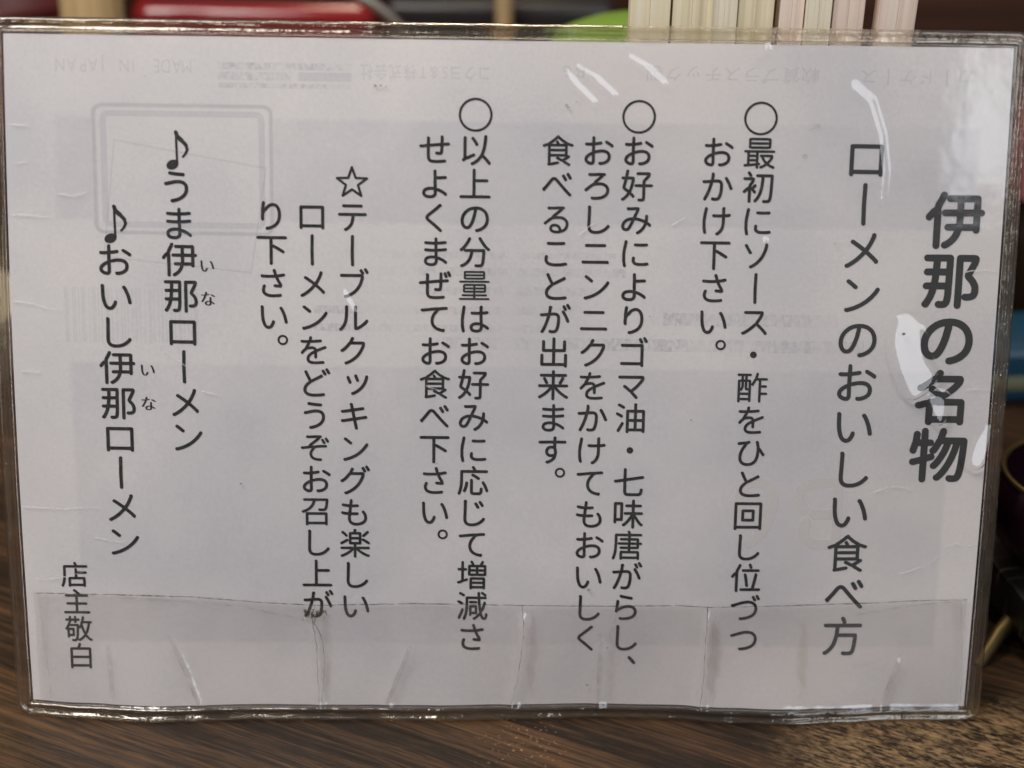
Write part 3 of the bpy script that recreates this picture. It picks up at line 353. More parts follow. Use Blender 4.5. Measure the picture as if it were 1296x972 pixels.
'ヨ': '.s$x/,$x/=%#/K%3/P%F/Q-N/N-^/B-s/2-~.x.&(N.&(>.#(0-w(&-m&}-`&}-F(0-1(G-&.H-%.O-#.P*u.M*n)/*n(h*t(U*o(G*d(>*S(<*B(@*0(J)|(])r(n)m.M)l.P)e.P&S.O&N.H&L(>&K((&B&u&.&s%p&}%Z(2%N(D%K.K%J.O%H.S%7.[%+.f$~',
'ラ': '*A$o*[$p+W%3,]%e-[&K.$&l.G(7.|)%/E)n/W*?/_*a/f+@/^+]/L+o/?+w/0+z(N+z(1,$&{+|&k+p&a+Z&d+>&s++(2*{.X*{.`*x.W*T.@){.+)Q-b(x-/(B,a&{+e&D*x&#*S%s*.%m)y%a)n%H)r%0*($x )1-T.n-T.~-Y/0-e/8-t/9.+/5.9/,.F.z.N.k.R)3.Q(~.L(r.B(j.5(g.%(j-q(r-d(~-Y',
'ル': '&T%*&p%)(&%/(c%m(~&8)B&l)l(r)|)b*(*9*1+y*1-n*7./*5.<*..K)}.U)q.[)_.])L.U):.E)2.4)0,1)&*L({)x(h)%(?()&g&<&Q&(&?%v&5%f&2%S&7%A&D%2 ,Q%C,s%B-X%P.R&(/^&w0@(X0d))0j)60k)E0f)]0U)o0@)v0()r/w)h/^)E/%(i.S(A.5(*-I&W-4&M-*&N-*./-$.@,w.M,g.V,V.Y,D.U,5.K,,.<,).),)%s,-%d,4%W,B%J',
'ロ': '(2%0(G%/(Z%8(i%J(m%b(t%e.h%d.l%b.n%P.t%D/+%3/9%//H%//V%4/a%=/j%J/n%]/n->/j-S/^-e/N-o/<-s(D-s(.-p&x-e&o-V&k-D&k%]&n%N&u%@(%%6 (o&f(l&m(l,j(o,q.e,r.l,p.m&m.k&f',
'ン': '(U%-(y%-*=%P*k%b+K%|,G&N-Q(6.-(d.r)I/<)s/r*Z04++0L+U0N+p0D,*05,70#,</n,:/^,1//+E.>*A-?)E,m(|,,(Q+N(1*I&_)+&7(h&/(O&.(>&%(5%w(/%j(.%P(;%; *M+o*j+p*v+v+%,%+-,5+/,D++,S+#,_*)-L)3.1(|.9(n.:(^.7(O./(D-|(@-k(A-Y(J-I)O,Y*3+~',
'七': '+T$_.e$^/B$e/[$n/o$z/}%-07%M0J&.0Q&^0Q&w0H(103(@/r(B/^(8/T(./O&|/M&^/D&./9%n/,%f.Q%_+v%_+I%b+0%g+)%m+$%y*z&=*z&p*w(+*x*r+&*v+F*w0N+f0^+m0i+x0p,,0q,=0j,O0[,^0I,e00,e+3+x*y+x*w,#*v.~*p/2*d/?*T/F*B/G*4/B*(/9){/.)w.{)u+d&P+B&*+?%v+8%k+*%f*x%e*f%k*U%t*I&&*@&7*=&d*A)U*])u*_)v&s)z&&**%N*>%-*L$z*b$m*y$e',
'上': '&0$l0@$k0O$m0]$s0m%+0p%70o%F0b%^0J%i,#%j+y%k+w%p+w*~,#+%/a+&/t+00&+A0*+X/}+m/o+z/[,$+y,%+w,.+u/&+l/:+[/F+D/I+0/A*|/0*x.x*w%m*o%j&-%i%{%c%o%X%i%L%f%=%i%.%q${%}$q',
'下': '+J$?+`$>+q$F+}$S,)$f,++*-S*=/9)6/O)4/e);/t)K/z)_/w)r/l*(.q*c-,+e,X+|,@,),*,(,*-j,1-l0I-m0V-r0b-z0i.*0n.80i.S0V.g0=.m&=.m&&.g%q.U%k.B%o.,%|-v&4-m*|-l+(-j+($l+*$^+2$O+=$E',
'主': '&6$[0=$[0O$_0^$g0k$|0k%:0^%O0G%Y,D%Y,>%Z,;%`,;),,>)4/E)5/U):/b)D/j)R/l)b/j)q/b*#/U*./E*3,>*4,;*<,<,F,D,I/s,J0+,T07,g09,~0/-8/|-C/l-H,w-I,v-M,~-[-$-k,~-z,v.-,`.<,0.l+O/C+;/O+&/R*k/N*Y/@*R/)*V.n*b.`+2.?+j-j+}-V,%-I&m-H&^-E&O-=&C-+&A,m&L,W&c,J+3,I+;,F+<*<+9*4(6*3((*.&w*#&o)q&m)b&o)R&w)D(():(6)5+9)4+<),+<%c+;%]+3%Y&4%X&%%S%u%H%o%<%l%-%o$y%w$k&($a',
'以': '*g$E*x$D+/$I+g$g,7%(,~%c-f&S-{&t./&h/.%c0#$Z07$Q0K$R0]$Z0i$j0n$x0m%00^%L0=%x/J&t.Q(k.U)%.t)z/0*s/:+L/P-1/W.8/W.b/P.w/>/,/)/1.r/-.b.}.X.l.L-..6+M-~*V-T)9-N(r-8(`,m(&,:&H+?%b*m%I*S%C*D%6*;$|*>$c*N$O &q%]((%Z(7%_(R%s(l&1)%&8)N&>+;(1+Q(8+d(H+k(^+f(v+W),+E)5+0)6*})2)8(@(z(9(y.;(t.M(k.Y(^.c(N.g(=.e(-.[&}.M&x.;&x&j&u&d&W&H&P&;&N&.&P%{&X%m&d%b ,,+Y,:+W,G+Z,S+b,]+k,e,&,e,7,a,E,+-D+K.<+;.K+,.R*u.S*d.N*U.C*L.3*J-}*O-l*e-R+F,U+m+k+x+`',
'伊': '(L$<(_$=(p$E(|$R)%$c)%,+(z,L)+-#)^.(){.j)~.x)~/1)w/C)j/O)W/U)>/Q)3/I)+/?(d.J(1-I&z,_&Y,O&L,F%[+E%R+/%T*r%_*`%p*T&,*R&C*_&w+D(%+K(($f(+$V(2$K(>$A )}$F*<$F*^$U+D%++u%[,:&,,]&m,l(;,t(`/,(a/1(^/6(L/>(?/K(5/Y(1/s(50*(F01(^01+:06+?0T+@0i+I0v+Z0y+p0s,)0e,70T,=06,>02,A00.J0)._/t.n/f.t/X.u*_.u*I.p*9.`*3.M*4.;*=.+*M-z*_-w,#-w,,-t,-,D,*,?,#,>)e,<)T,3)I,$)D+m)H+Z)U+I)l+@,*+>,-+6,-*9,*)e,&)`*G)_*4)U*%)C)~)2*%(|*0(m*=(d*O(a+i(a+p([+f(=+T&s+C&W*{&**N%`*#%D)k%;)^%-)W$r)]$_)i$N -,)`-))k-,*%-,+6-/+>/)+?/1+</2)h//)` -/,?-,,G-,-n-/-v/)-w/1-t/2,G//,?',
'会': '/W$L/q$O/|$V0*$a01$x00%+0+%9/W%w/K&%/2&2.~&X.X(*.0(S-y(a-k(g-T(f-B([-7(J-5(3-=&{.$&8.(&2.&&.)n%g)[%g)W%j*,&@+&(K+0([+=)&0+))09).0D)60K)A0P)O0O)]0J)k0B)v07)}/|*&&^*&&E){&5)i&0)T&5)A&A)2&S))*,)(*4)$)a(C(v&R(^&<(H%d($%a&t%Y&j%N&d%<&e%*&n$u(#$g(G$_(h$g)5$e*%$h-J%).Z%0.n%4.v%0/@$W &I+-&V+-&d+1(z+n)#+l))+T)3+E)B+<)T+9..+9.@+@.P+O.W+b.W+u.[+w/m+@0(+90@+90P+>0_+H0g+V0j+i0c+~0T,10,,>.~,r-}-R-<.(,L.i,P//,F/F,6/R+y/U+k/R+_/K+S/=+K.~+3.q*:-{)W-J(^,k&I,0&4,+&$+}%x+r%s+d%v+K%}+?&,+6 )`,9*y-9+m.&,h-4.#,;-n,8',
'位': '(V$?(h$@(y$H)*$U)/$f)/,#)+,@)8-#)n.1*).f*-.u*,/-*$/<)s/I)a/O)G/K)</C)4/9(s.Q(>-F(,,T&a,B&R,6%k+=%c+)%e*o%o*]&$*Q&;*O&R*Z(-+@(0+?(1$i(4$Z(<$N(H$D *1$f0I$e0[$i0l$u0u%-0u%@0l%S0[%`0I%d.k%d.d%g/3(c/X*t/`+G/`+c/Z+s/P,&/<,0/%,0.n,&.a+o.^+C.=)K-n&J-c%g-Z%d*,%b){%[)p%P)j%C)h%3)k%$)r$u)~$k ,,&4,A&5,T&>,a&N,d&f,^&z,J)O,%+]+x+p+l+}+],)+J,++:,%+-+u+$+f+#+S+,+3+K);+a&Y+f&K+o&A+y&9 *a,^/~,]03,c0@,n0H,}0I-40E-B0<-N0/-W/{-Z*c-Z*R-U*F-K*>-=*<-.*>,z*F,l*R,c -=-e-S-g-g-s-p.+-q.F-h.h-S/F-;/Z-./`,|/_,l/X,_/L,W/<,V/+,k.Q,w-}-)-m',
'出': '/V$B/l$B/}$I0.$V05$i05)T0.)n/w)~/[*&/D)x/6)c/2%u,=%u,9%w,9%|,9*R,9*W,=*Y/<*Z/O*a/_*m/h*~/k+6/k.,/h.</_.J/J.W/3.X.y.N.l.9.g+[,;+[,9+c,8/2,//E+{/R+f/W+S/S+@/C+8/,+7+^+0+[(w+[(r+[(p+`(m.9(a.M(M.X(6.X&~.N&r.>&o.,&o+3&r*y((*d(>*Z+0*Z+7*W+8%y+6%u+0%u(E%u(B)Z(:)l(.)y&w*#&e)~&W)y&M)p&F)e&B)T&B%I&E%9&M%+&b$x&w$t//$s/3$q/6$b/>$R/I$H',
'分': '&N$E&n$F(I$[)3%.)l%a*0&+*P&Z*v(N+9)^+A*E+F*K.2*K.8*J.:*E.7)B..((-y%s-k%N-d%H-J%D,S%D,:%G,&%B+r%6+i$}+j$i+u$V,-$I,=$E-Z$E.$$K.B$Y.X$p.h%1.w%[/0(1/=*f/:+*/3+6/)+A.x+G.h+J(}+J(Y+S)9,A)l-0*2-j*O.L*X.f*W.{*K/4*7/?)x/=)c/-)1.%(N,~&d,(&;+^&$+P%s+:%s+(%y*s&**g&9*`&S*_&c*b(1++(6*o(<*b(G*V(Z*M*<*K*A*E*;)u){(o)h(C)H&k)/&K(Y%y&n%M&A%>&/%-&*$r&.$_&;$N 0+*l0J*l0X*r0c*{0j++0m+:0l+G0g+T0Y+b0D+l/~,2/<-%.T.*-r/5-e/?-W/C-E/B-6/<-$/(,|.u,}.g-^-X.<,`.l+~/p*w',
'初': '(i$?({$@)1$H)=$U)B$f)D)T)N)C*5(L*B(F*R(D*a(G*m(N*u(X*{(g*y)+*s)7*?)w*n*H+%*_+-*q+-+(+&+8*v+E*d+L*R+L*;+?)e*b)Z*L)I*[)I*f)O*r*&+g*E,F*O,z*O-3*D-K*4-Z)x-b&0-a%}-[%r-S%j-H%f-:%f--%k,z%u,n&%,g&7,c)?,c)H,a)3,8(X+@(E*Y&n*@%o)D%g)9%c)+%e(n%o([&$(P&;(N&Q(X&e(o(B)G(D$f(H$X(P$L(Z$D -V$?._$?/;$H/P$V/f$m/x%00$%I06&90=&z0F)K0M+V0P+i0P,P0S,g0R.=0H.R03.a+:.b*|.X*s.O*m.B*l.0*p-}*{-o+.-g+=-d,S-c,V-^,V-+,B*u,9*<+y(}+`(6+;&J*c%^*B%<*:%**9$t*@$b*M$U*`$O*r$P+%$X+J$y+d%>,/%v,]&v,h(8,u(a-.)T->*J-Q,G-U-a-^-d/L-d/T-a/T,z/Q,d/Q+|/N+i/H)_/>(1//&#.~%S.p%C.H%=-Q%@-D%<-7%3-+$w-.$^-<$K )#-h)=-k)O-x)W.1)U.K)=.u(s/M([/X(B/V(4/N()/@($//(&.x(e-v(q-m',
'召': '(Y$?(h$@(u$F)$$Q)-$d)5$f.X$e.^$d.k$M.y$E/1$B/C$I/Q$X/U$l/U)N/R)^/K)l/<)z/))~(a)~(J)w(:)g(5)T(5$g(8$W(@$L(L$C )/%^),%f),(})/)+.T),.^)(._%f.Z%^ &<)k&V)l(&)z(~*J)W*n*1+@*h,*+),Y+;-$+N-^+R-z+Y-}.n-}.w-z.h,G.V+`.L+J.G+F.)+@-D+@,{+F,j+E,^+@,S+8,L+,,J*{,L*j,S*^,b*Q,p*L-5*H.;*I.n*U/%*d/@+(/W+m/b,I/o-e/o.M/i.a/Z.o/E.u&m.u&T.o&E._&A.G&J.1&^.#*O-}*U-|*W-w*H-G*:-()r,H)K+w)0+`(Q+7&[*l&0*b%|*V%s*C%u**&()s',
'名': ')@$B)T$B)d$H)q$W)w$k)~$n.e$m.i$k.n$Y.w$L/&$E/6$A/M$F/^$U/d$l/d)T/a)e/T)y/H*&/6*++Y*++R*-+^*@,7*P-E+A.-+}.d,`/*-2/:-n/:.$/4.8/-.D.~.M.h.S+1.T+0.W+6.a+M.|+Q/0+O/>+H/L+;/X+*/^*q/[*`/S*K/;*<.}*..T)c.E))-o(P-G&i,v&D,h&6,Y&0,@&3,2&;,&&N+v&p+u(++~)&,Y)d-.*2-S*I-]*c-Y.,-Y.3-V.(-D-`,v-2,H,F+i+o+F+]+?+T+@+4+_*&,S)w,W)e,X)N,R)A,E);,6);,$)A+q)J+g)^+]*C+,*f*h*L*=*B*8)F*))/)v(U)n&])S&<)N&-)G%~);%x)%%}(m&/(^&D(S&](S(n(u({(s(|$i)#$[)+$P )x%i)v%p)v),)x)3*U)=*n)3*|)1.b)1.i)..j%p.h%i',
'味': '-F$?-W$@-h$G-t$S-z$d-{(d-}(q.E(3.h&Z/=%x/y%<04%30T%60a%>0i%H0p%`0m%o0g%{0G&6/s&l/8(b.u);.])M.Z)b.R)t.F)~./*0.8*20O*40b*>0m*O0p*e0i*w0Z+*0H+0.)+1-~+2-{+6-{,g-~,o0&,r07,{0B-.0F->0D-P06-e/{-n-~-o-{-w-y/6-s/C-j/L-^/S-N/V->/S-2/L-)/C,~/6,|-w,y-o+1-n*v-e*i-R*e-A*i-0*s,|+&,s+6,p,s,p,{,m,|+6,y+2,s+1*[+/*I+$*>*o*<*Y*B*G*P*9*c*3,g*2,p*0,N)u,E)e,D)O,4)G,()<+M(H*n&`*W&I)v%w)n%i)k%Y)r%A)z%7*+%0*K%-*`%5+)%R+x&F,L((,p(],z(q,|(d,}$f-%$X--$L-8$D &?&.&X&1&l&@&s&R&t&w&w&{)`&})u(,*((A**./){.G)o.S)b.Y&D.[&-.P%}.E%w.8%v&V%y&H&$&=&1&3 &w(|&t))&t-W&z-])%-])*-Z)+-T)+)%)((|(}({',
'唐': ')R$B)e$?)w$E*)$Q*/$a*9$g*L$a*[$_.X$_.u$g.~$a/0$J/?$A/X$A/m$O/s$Y/u$i/u&w/s(-/j(=/Z(K/B(T,x(T,w)4-$):->)2.b)2.q)5.~)</9)5/O):/b)J/k)[/m*c/u*g0-*`0C*_0X*e0c*n0j*y0l+-0j+<0^+L0L+T0-+U/u+N/m+R/k,Y/b,q/T,}/9-+,x-+,w-a,z-d0I-f0]-p0h.)0g.A0X.R0N.X0@.[,~.[,z.`,q/+,]/S,K/b,7/f,(/c+z/]+p/S+k/E+k/0+y.q,#.a+~.[&}.[&j.V&X.G&S.>&P./&P+*&M*r&G)-&0&R&&&-%`%#%a$l%g$[%r$P&&$I&@$M&K$U&S$b&x%p(1&s(A);(D*e(G*u(H-c,#-c+~-+)[-+)L-$)B,x);,l)8,^);,N)B,B)L,:)[,5+~,4,#+V+{+O+]+V(t+U(_+M(P+9(N+*(S*s(a*f(q*`+]*_+v*g,#*b,#*&+y)}+]*))X*))D)})6)l)2)[)6)J)@)<)Q)3+])2+y):,#)2+~(T)h(T)T(M)?(8)8&})9$f)A$O *7%O*0%V*1&].~&[.~%T.u%N.b%T.Q%V*U%V ,{)},w**,w*_,}*g->*_.T*`.k*g.u*b.t*%.b*)->*) ,{+O,w+V,x,4.t,3.u+T.n+N.N+V->+V',
'回': '&O$?&a$@&s$H(#$X(*$o(1$r/E$r/M$o/R$^/Y$Q/l$E0*$C08$I0B$Q0J$`0M$r0M._0I.s0=/(00/0/x/3&Y/3&E/0&5/#&-.q&*._&*$l&-$]&5$N&A$D (,%q()%y().,(,.4/E.5/M.2/N%y/K%q )z(D-Q(D-b(H-r(U-z(c-~(t-~,+-z,?-m,Q-`,Z-N,^*%,^)m,Z)^,O)T,B)Q,1)Q(q)T(c)^(U)j(J *R)C*O)K*O+V*R+_,w+_,~+]-#)K,|)C',
'増': '+1$?+@$<+P$@+^$I+i$Z+m$[/<$[/A$Y/O$G/_$@/r$@0($I03$W06$l06),04):0*)L/p)Z/_)_+F)_+7)[+,)T*x)D*r)2*r$i*t$X*y$N +k%S+i&7+p&?,1&7.x&7/6&?/?&9/>%S %z&@&.&=&C&?(U&g(p&|)S(.*0(E*=(Q*D(a*E(t*@)(*5)3*%):)l)9)0({({({({+~)b,$)o,(*&,8*,,P*#,f)m,t({,x(z/)(o/?(Z/J(J/K(</F(0/<()/,((,x&+,u%u,j%k,V%j,J%m,<%v,/&%,(&7,#($,#((+|(((X(#(T&5(8%w(5%g()%^&s%_&^%h&M +m(&+i(/+k(g/?(f/?(,/9(&.u(.,1(. +>*,+L*),j*),y*,-+*3-;*.-N*,-j*3.)**/O*)/^*,/l*30#*-06*.0B*50Q*C0V*M0Y*[0X-^0L-x05.,0&.//?.0/h.{/g/</X/P/K/V/</X///U.}/K.L.R.F.B.E.0.A./,N./,L.K,F.`+v/J+g/U+V/X+E/U+5/H+./6+/.{+O.F+U.9+V.0*f.-*U.#*E-j*B-W*B*[*K*@*Y*2*r*-+0*3 +;*y+:+`+>+g+]+`,^+`,t+h,|+d,|*y,d*|+L*| -u*y-t+`-x+g.;+`/B+`/X+h/b+d/b*y/I*|.,*| +>,O+:,W+;-7,}-7,},W,y,O,S,V+Y,V+C,O -x,O-t,W-u-7/b-7/c,W/_,O/9,V.8,V-},O',
'好': ',H$<-.$:-p$B.4$R.D$n.M%=.N)z0S)|0i*+0v*>0x*O0s*a0h*o0X*v.N*y.N+V.U+q/3,O/j-5/v-E/|-U0..,0..B/}.[/g.k/U.n+s.n+[.e+L.P+J.?+P.++^-y+p-r/%-q.N-3-g,I-R+m-P*x+@*w+**m*x*X*w*E*|*5+.*(+=)}-Q)z-Q%H-N%=-I%:,w%6,J%8,;%4,1%+,%$r,&$Z,2$I %{$O&1$L&E$O&V$W&{$r(n%b)F&J)P&G*$%s*3%W*D%L*U%J*i%P*v%^*}%p*}&1*u&B*I&r)u(A*B)P*a*[*w,+*{,d*y,v*j-5*`-=*R-B(n-E(q-g)./6)+/C(}/P(s/X(d/^(T/^(B/U(6/L(//@&r-h&p-F&j-D%w-A%e-4%Z,z%_,a%o,N&#,H&S,G&W,C&S,)&)*6&$)u&()N&3)9&=).(Z(1(O&s(&&=&P%h&,%M%p%A%d%4%^$|%`$j%k$X ),)%(#)o($*$(O+p(V,C(Z,G)z,G){,>)l+7)X*C)H)l',
'店': ')j$L)y$L*,$Q*8$[*A$i*I$k.r$k.y$i/-$U/?$L/U$M/h$W/r$g/v$|/v(z/m);/`)J/K)Q,q)S,n)[,n*i,q*m,w*n0**p0?*{0K+30L+J0A+_04+i0#+m,q+n,n+v,m,`,d,v,V-%,C-,,1-)+},{+t,n+o,]+n)U+f)R)m)Q)U)F)F)/)E$s)I$e)P$Y)[$Q &)$R&=$S&N$]&X$i&i%0(-&4(A(3(Q)u(T-8(W-?0B-A0X-J0f-[0i-u0_.00P.;0@.?,t.@,j.d,L/C,:/S,#/Y+p/V+b/N+X/B+S/4+T.x+m.G+l.@(+.?&u.<&h.3&Z-~&V-n&S*0&B(J%~%y%`%*%a$r%i$c%t$X *F%k*C%s*C(J*F(R.n(S.v(P.w%s.t%k',
'式': '/G$?/u$?09$H0G$P0_$h0q%70|%h1(&J1&&^0x&t0i(%0S(,0?(&01&w0(&g/~%|/u%R/n%B/_%>/O%A/@%I/)%^.f&1.J&n.1(h-r*%-i*_-X,S-Z,X-a,Y0L,[0a,h0l,|0k-80_-K0Q-T0C-W-Q-X-N-^-N.N-I/6-C/C-:/L-./S,z/V,k/S,^/L,S/A,N/3,O-a,M-X&:-W&)-T%u-J%j-3%l,w%x,e&3,Z,S,X,Y,@,d*|,p)}-2(S-M&Q-v%V.?${.j$U/.$E &B$c&Y$b(0$l)X%.)r%8*S%@,.%a,@%h,L%r,V&,,T&C,G&U,2&a+{&a*9&>*0&=*-&A*.*,*6*/+f*/+w*4,,*B,4*V,1*n,$*~+r+++c+.&a+.&K+*&;*y&2*i&1*T&:*@&I*4&^*/))*/)-*,).*%)-&(&V%d&=%c&+%Y%x%F%v%9%w%*&+$n /^-a/w-d0(-l00-v06.(07.50..M/P/(.{/M.m/R.X/R.?/I.4/<.//,.0.u.8.f.a.H/I-j',
'応': '+~$L-m$L.;$S.U$a.n$}.z%=/)%m/-&`/#&v.h(,.P(..9&~.,&g.+%|-}%X-v%O-Q%J,=%J+t%O+m%p+m*e+h*u+[+&+L+/+:+0+,+,*{*~*s*s*o*e*o%V*s%<*{%$+($r+6$c+O$S &)$R&;$S&J$Y&U$e&`$x&{%i(8&u(D(o(N*B(N-.(Q-60H-80_-A0m-R0p-l0e.%0V.10F.6,w.7,s.:,i.c,A/E,-/V+s/]+a/Y+R/Q+G/C+C/3+G.w+g.J+p.;+o.7&}.6&n.3&`.+&T-x&P-g&O*X&C(k&6&z&#&*%`%*%a$r%i$c%t$X (p%I)1%L)<%S)H%b)]&1)w(+*,(p*6)b*3)p***$)y*0)l*5)[*6)N*2)A*))8)v)1);(y(A(g&b(K&$(K%n(R%](`%O 0H%S0Y%S0j%Z0v%h0|%x0{&40a((09)%/^*0/R*;/E*A/6*C/**@.u*7.k*(.h)r.j)[/&)1/[&{0(%l04%[ -S*l-p*o-{*v.*+&./+5./+D.*+R-}+^-*,=+~,w+r,z+[,z+M,u+B,l+9,_+6,M+9,<+D,-,F+S-C*r',
'敬': ')G$?*9$?*_$E*x$Q+&$Y+G%.+L%;+c&~+q*O+s*S,1*V,I*b,S*j,^*y-5)@-V(Q-l(=-m(.-k()-R&q-4&L,[%v,#%N+b%C+T%:+K%,+I$x+K$i+R$^+f$P,&$N,6$R,V$e-+%,-^%W.<&:.c%f/H%$0+$T0:$O0O$P0f$Z0s$j0v%(0k%=0_%F0D%N/i%{/@&L/$&q.g(,.f(1.g(:.{(I//(d/W)r/{+Q0/,Y03,]0S,^0e,g0r,|0q-80e-K0O-T-h-U-f-d-}.p-~/%-x/?-f/O-T/R-E/P-7/G-./;,m-y,i-K,Y-6,N,p,@+~,=+x,&+k+v+Y+p,,+e,:+S,C(`,D([,G(Z,b(S,s(j,|(w--(}-=(~-W)%-]*)-]*,-W*,-,*2,w*B,h*X,c*m,j*|,{+#-.+$-W+&-]+w-^,,-e,7-p,=.#,=.3,7.C,*.O+s.U+-.U+$.X*~/=*w/L*i/W*[/]*K/[*>/U*3/J*,/8*,.[*).V),.U)%.V(~.[(~/8(w/J(d/Y(W/](G/Z(6/O(-/?(*.[((.V&).T%s.M%f.=%c.#%h-r%q-g&+-^((-](/-1(.--&r-$&f,s&`,c&b,J&_,>&M,)&&+8%}*|%a*i%U*Q%Y*:%j*(%|)~&@*%&@(Q&C(B&J(4&C&s&K&Y&B&G&@&7&F&$&R%s&j%l&w%n((%t(5&+(8&7(7&I(;&N(T&I)m&J*(&V*3&n*3*?*/*R){*d)g*l&z*n&y*u(8+N(J+V(e+L*v+M*{+I*k(8*T%Y*H%?*B%;*)%7)F%:)8%5),%,(~$t)$$])3$H (;(=(7(A(9)q(A)t)8)s);)k):(E)2(B(Q(B .<)5.))a-h*W-N+X-<+v-C,M-G,Y-N,]/,,]/2,V/.,..k*T.T)j',
'方': ',?$B-T$B.,$J.L$Y.d$q.u%//.%m/<&T/R)o/R*d/M*r/C*~/6+,/)+0*s+2*p+C*z,c+&,f0<,g0L,l0X,v0a-)0d-;0`-I0W-V0J-`0<-e,K-g,V-y,Z./,Y.E,M.g,//E+w/T+`/Y+O/T+A/I+9/<+6/)+9.v+Y.7+`-y+k-g&D-e&--]%z-K%u-8%y-%&*,q&:,h)u,f)y,c)z,S)q+V)p*|)f*Y)L)B)/(O(u(%(F&@&c%`&H%L&3%E&(%>%y%/%v$u%|$a&1$Q&D$K&c$N(@$r)1%_)k&U*-(6*J),*c*1.N*2.S*/.T*%.=&g.1&*-~%Z-r%J-a%D->%@,Y%@,.%G+z%D+m%=+c%2+]$}+]$n+b$`+j$T+u$M,&$G',
'最': '*{$?+8$C+I$T+M$c+N%I+S%L+g%M+u%R,$%^,+%n,(&&+x&5+j&<+P&?+M&D+N*N+V*Q0K*R0_*Z0k*l0l+$0a+90R+A0C+C&7+C&#+A%p+7%h+*%f*v%j*h%s*Z&**R&d*Q&i*L&j%|&i%v&d%s&=%n&(%p%p%g%h%]%c%N%c%?%j%/%t%%&#$|&G${(0%&(D%,)1%0*U%?*[%:*[$c*_$V*i$H 05$C0B$B0P$G0d$]0j$r0b%.0R%:0:%?/[%V/(%v.w&$.y&+/<&I/W&l/t(;0-(c03(v0:)E09)X00)i/z)w/i){,7){,()x+x)q+p)f+l)Z+m)M+q)B,%)2,B)+,H(e,[(>,z&i-U&&-N%z,s%W+x%0+o$~+l$o+o$`+v$T,%$L,2$H,R$K-T$z.8%J.z$y (_%~([&+([&](h&g(v&a))&`*<&`*O&g*[&]*[&7*X&2(w%} .8&Y-x&v-Z(B-I(^-6)+->)./>)-/?)&/8(s.{(L.P&p (h(K(](Q([(Z([))(h)2(v),)))+*<)+*O)2*Z)+*[(T*O(K*@(P*3(Q({(Q (h)r([){([*L(_*P*R*Q*Z*N*[){*O)r*@)x*3)x({)x )1+j.?+i.P+l.b+v.u+o/.+s/B,*/I,>/I.k/E/#/7/5/)/>.o/?._/9.N/A.B/C)8/C))/A(t/9(a/?(L/<(8/*(1.t(2,6(:,$(K+r(a+o(t+v )%,V(~,^(~-.),-6)>-/)K-..2-..K-6.R-4.W-..W,^.T,V.;,Z);,Z )*-s)#-x(~-}(~.N)%.S.?.Q.T.U.W.Q.W-z.N-r.9-z.,-{)K-{',
'来': '+b$?+s$@,($G,4$S,:$d,;)5,>)<,G)8,I({,Y(b-V&a.L%y/S%30*$t0D$r0T$x0b%)0j%70m%F0j%W0^%i0@%u/i&8.i&|.3(P-[)(-8)P,w)_,x)e-$)h0@)h0R)m0b){0i*10h*E0^*W0L*c0=*f.K*f.B*i.Q*z.v+]/:,A/I,U/L,n/G,|/>-,//-5.o-;.Y-5.K-&.2,H-X+C-X+&-j*g,@*e,<*g,;*l,;-8,>-?/w-A0/-J0<-Y0@-n0;.(0,.8/r.?,>.@,;.E,;//,7/>,0/I,%/R+i/Y+Q/R+G/I+@/>+<//+<.E+9.@&e.?&V.;&I.1&A.%&=-s&?-a&F-R&T-F&e-A+9-?+<-8+;*g&5*f&$*a%t*V%l*H%i*9%l**%t)w&$)m&5)h*O)h*X)e*K)Z)})+)J(S(p(#&c&3&:%w&(%q%x%i%p%[%l%I%p%8%z%)&)$|&7$v&S$x&~%3(q%h)o&T*y(_+:))+<(z+=$f+A$X+H$L+S$D )P*l)k*n)}*{*,+5**+L)P,Z);,~)/--(}-3(n-5(_-2(P-*(E,w(A,g(C,T(g+t)/+()>*s',
'株': '(f$?(z$?).$E):$R)?$c)B*f)k)s)v)h*()b*;)a*N)k*[)z*b*6*n*#+&)t,d)q,M)C+s(H+2&S*R%t*N%f*O%T*V%E*e%:*u%5+.%7+:%>+R%R,<&C,w(9-A(x-C$f-H$T-U$E-h$>-}$A.3$L.<$`.?(x.q&x/M&&/t%S0)%J0=%H0N%O0]%_0a%s0]&//x(%/B)#/-)M.s)_.s)n.x)s0I)s0Y)v0i*$0r*50t*E0o*V0b*f0O*m.B*n.>*p.=*u.>,Y.E,[0/,^0=,e0I,r0M-$0L-60?-K0*-U.?-V.=-^.</6.5/G.&/U-q/Y-^/W-N/M-E/=-C-^-@-V,G-V,E-^,Q.E,Q.b,M.p,?.~,./*+s/(+b.w+X.d+G-H+8-.+),Y*e+i*f+Q*q+=+++3+@+4+O+<+X+H+k+m,,,Z-@,Z-C,S-C*u-@*n+&*l*u*g*j*]*`*?*0+6)w+@)Y+A)]+S)X+e)M+t):,();,S)B,U*<,U*L,X*W,`*b,l*f,w*g-+*]-@*G-N)E-O)A-Q)?/6)7/I)$/W(q/Z(_/V(P/K(H/=(E-Q(>-O&.-N%x-F%m-9%i-+%i,w%n,j%x,_&4,U(=,T(?,+(:+`()+M&}+>&}+#&c*q&T*Y&))H%Z(W%W(G%Y(6%e&~%w&s&2&s&F(#($)4(B*#(E*%(F$f(I$X(P$L',
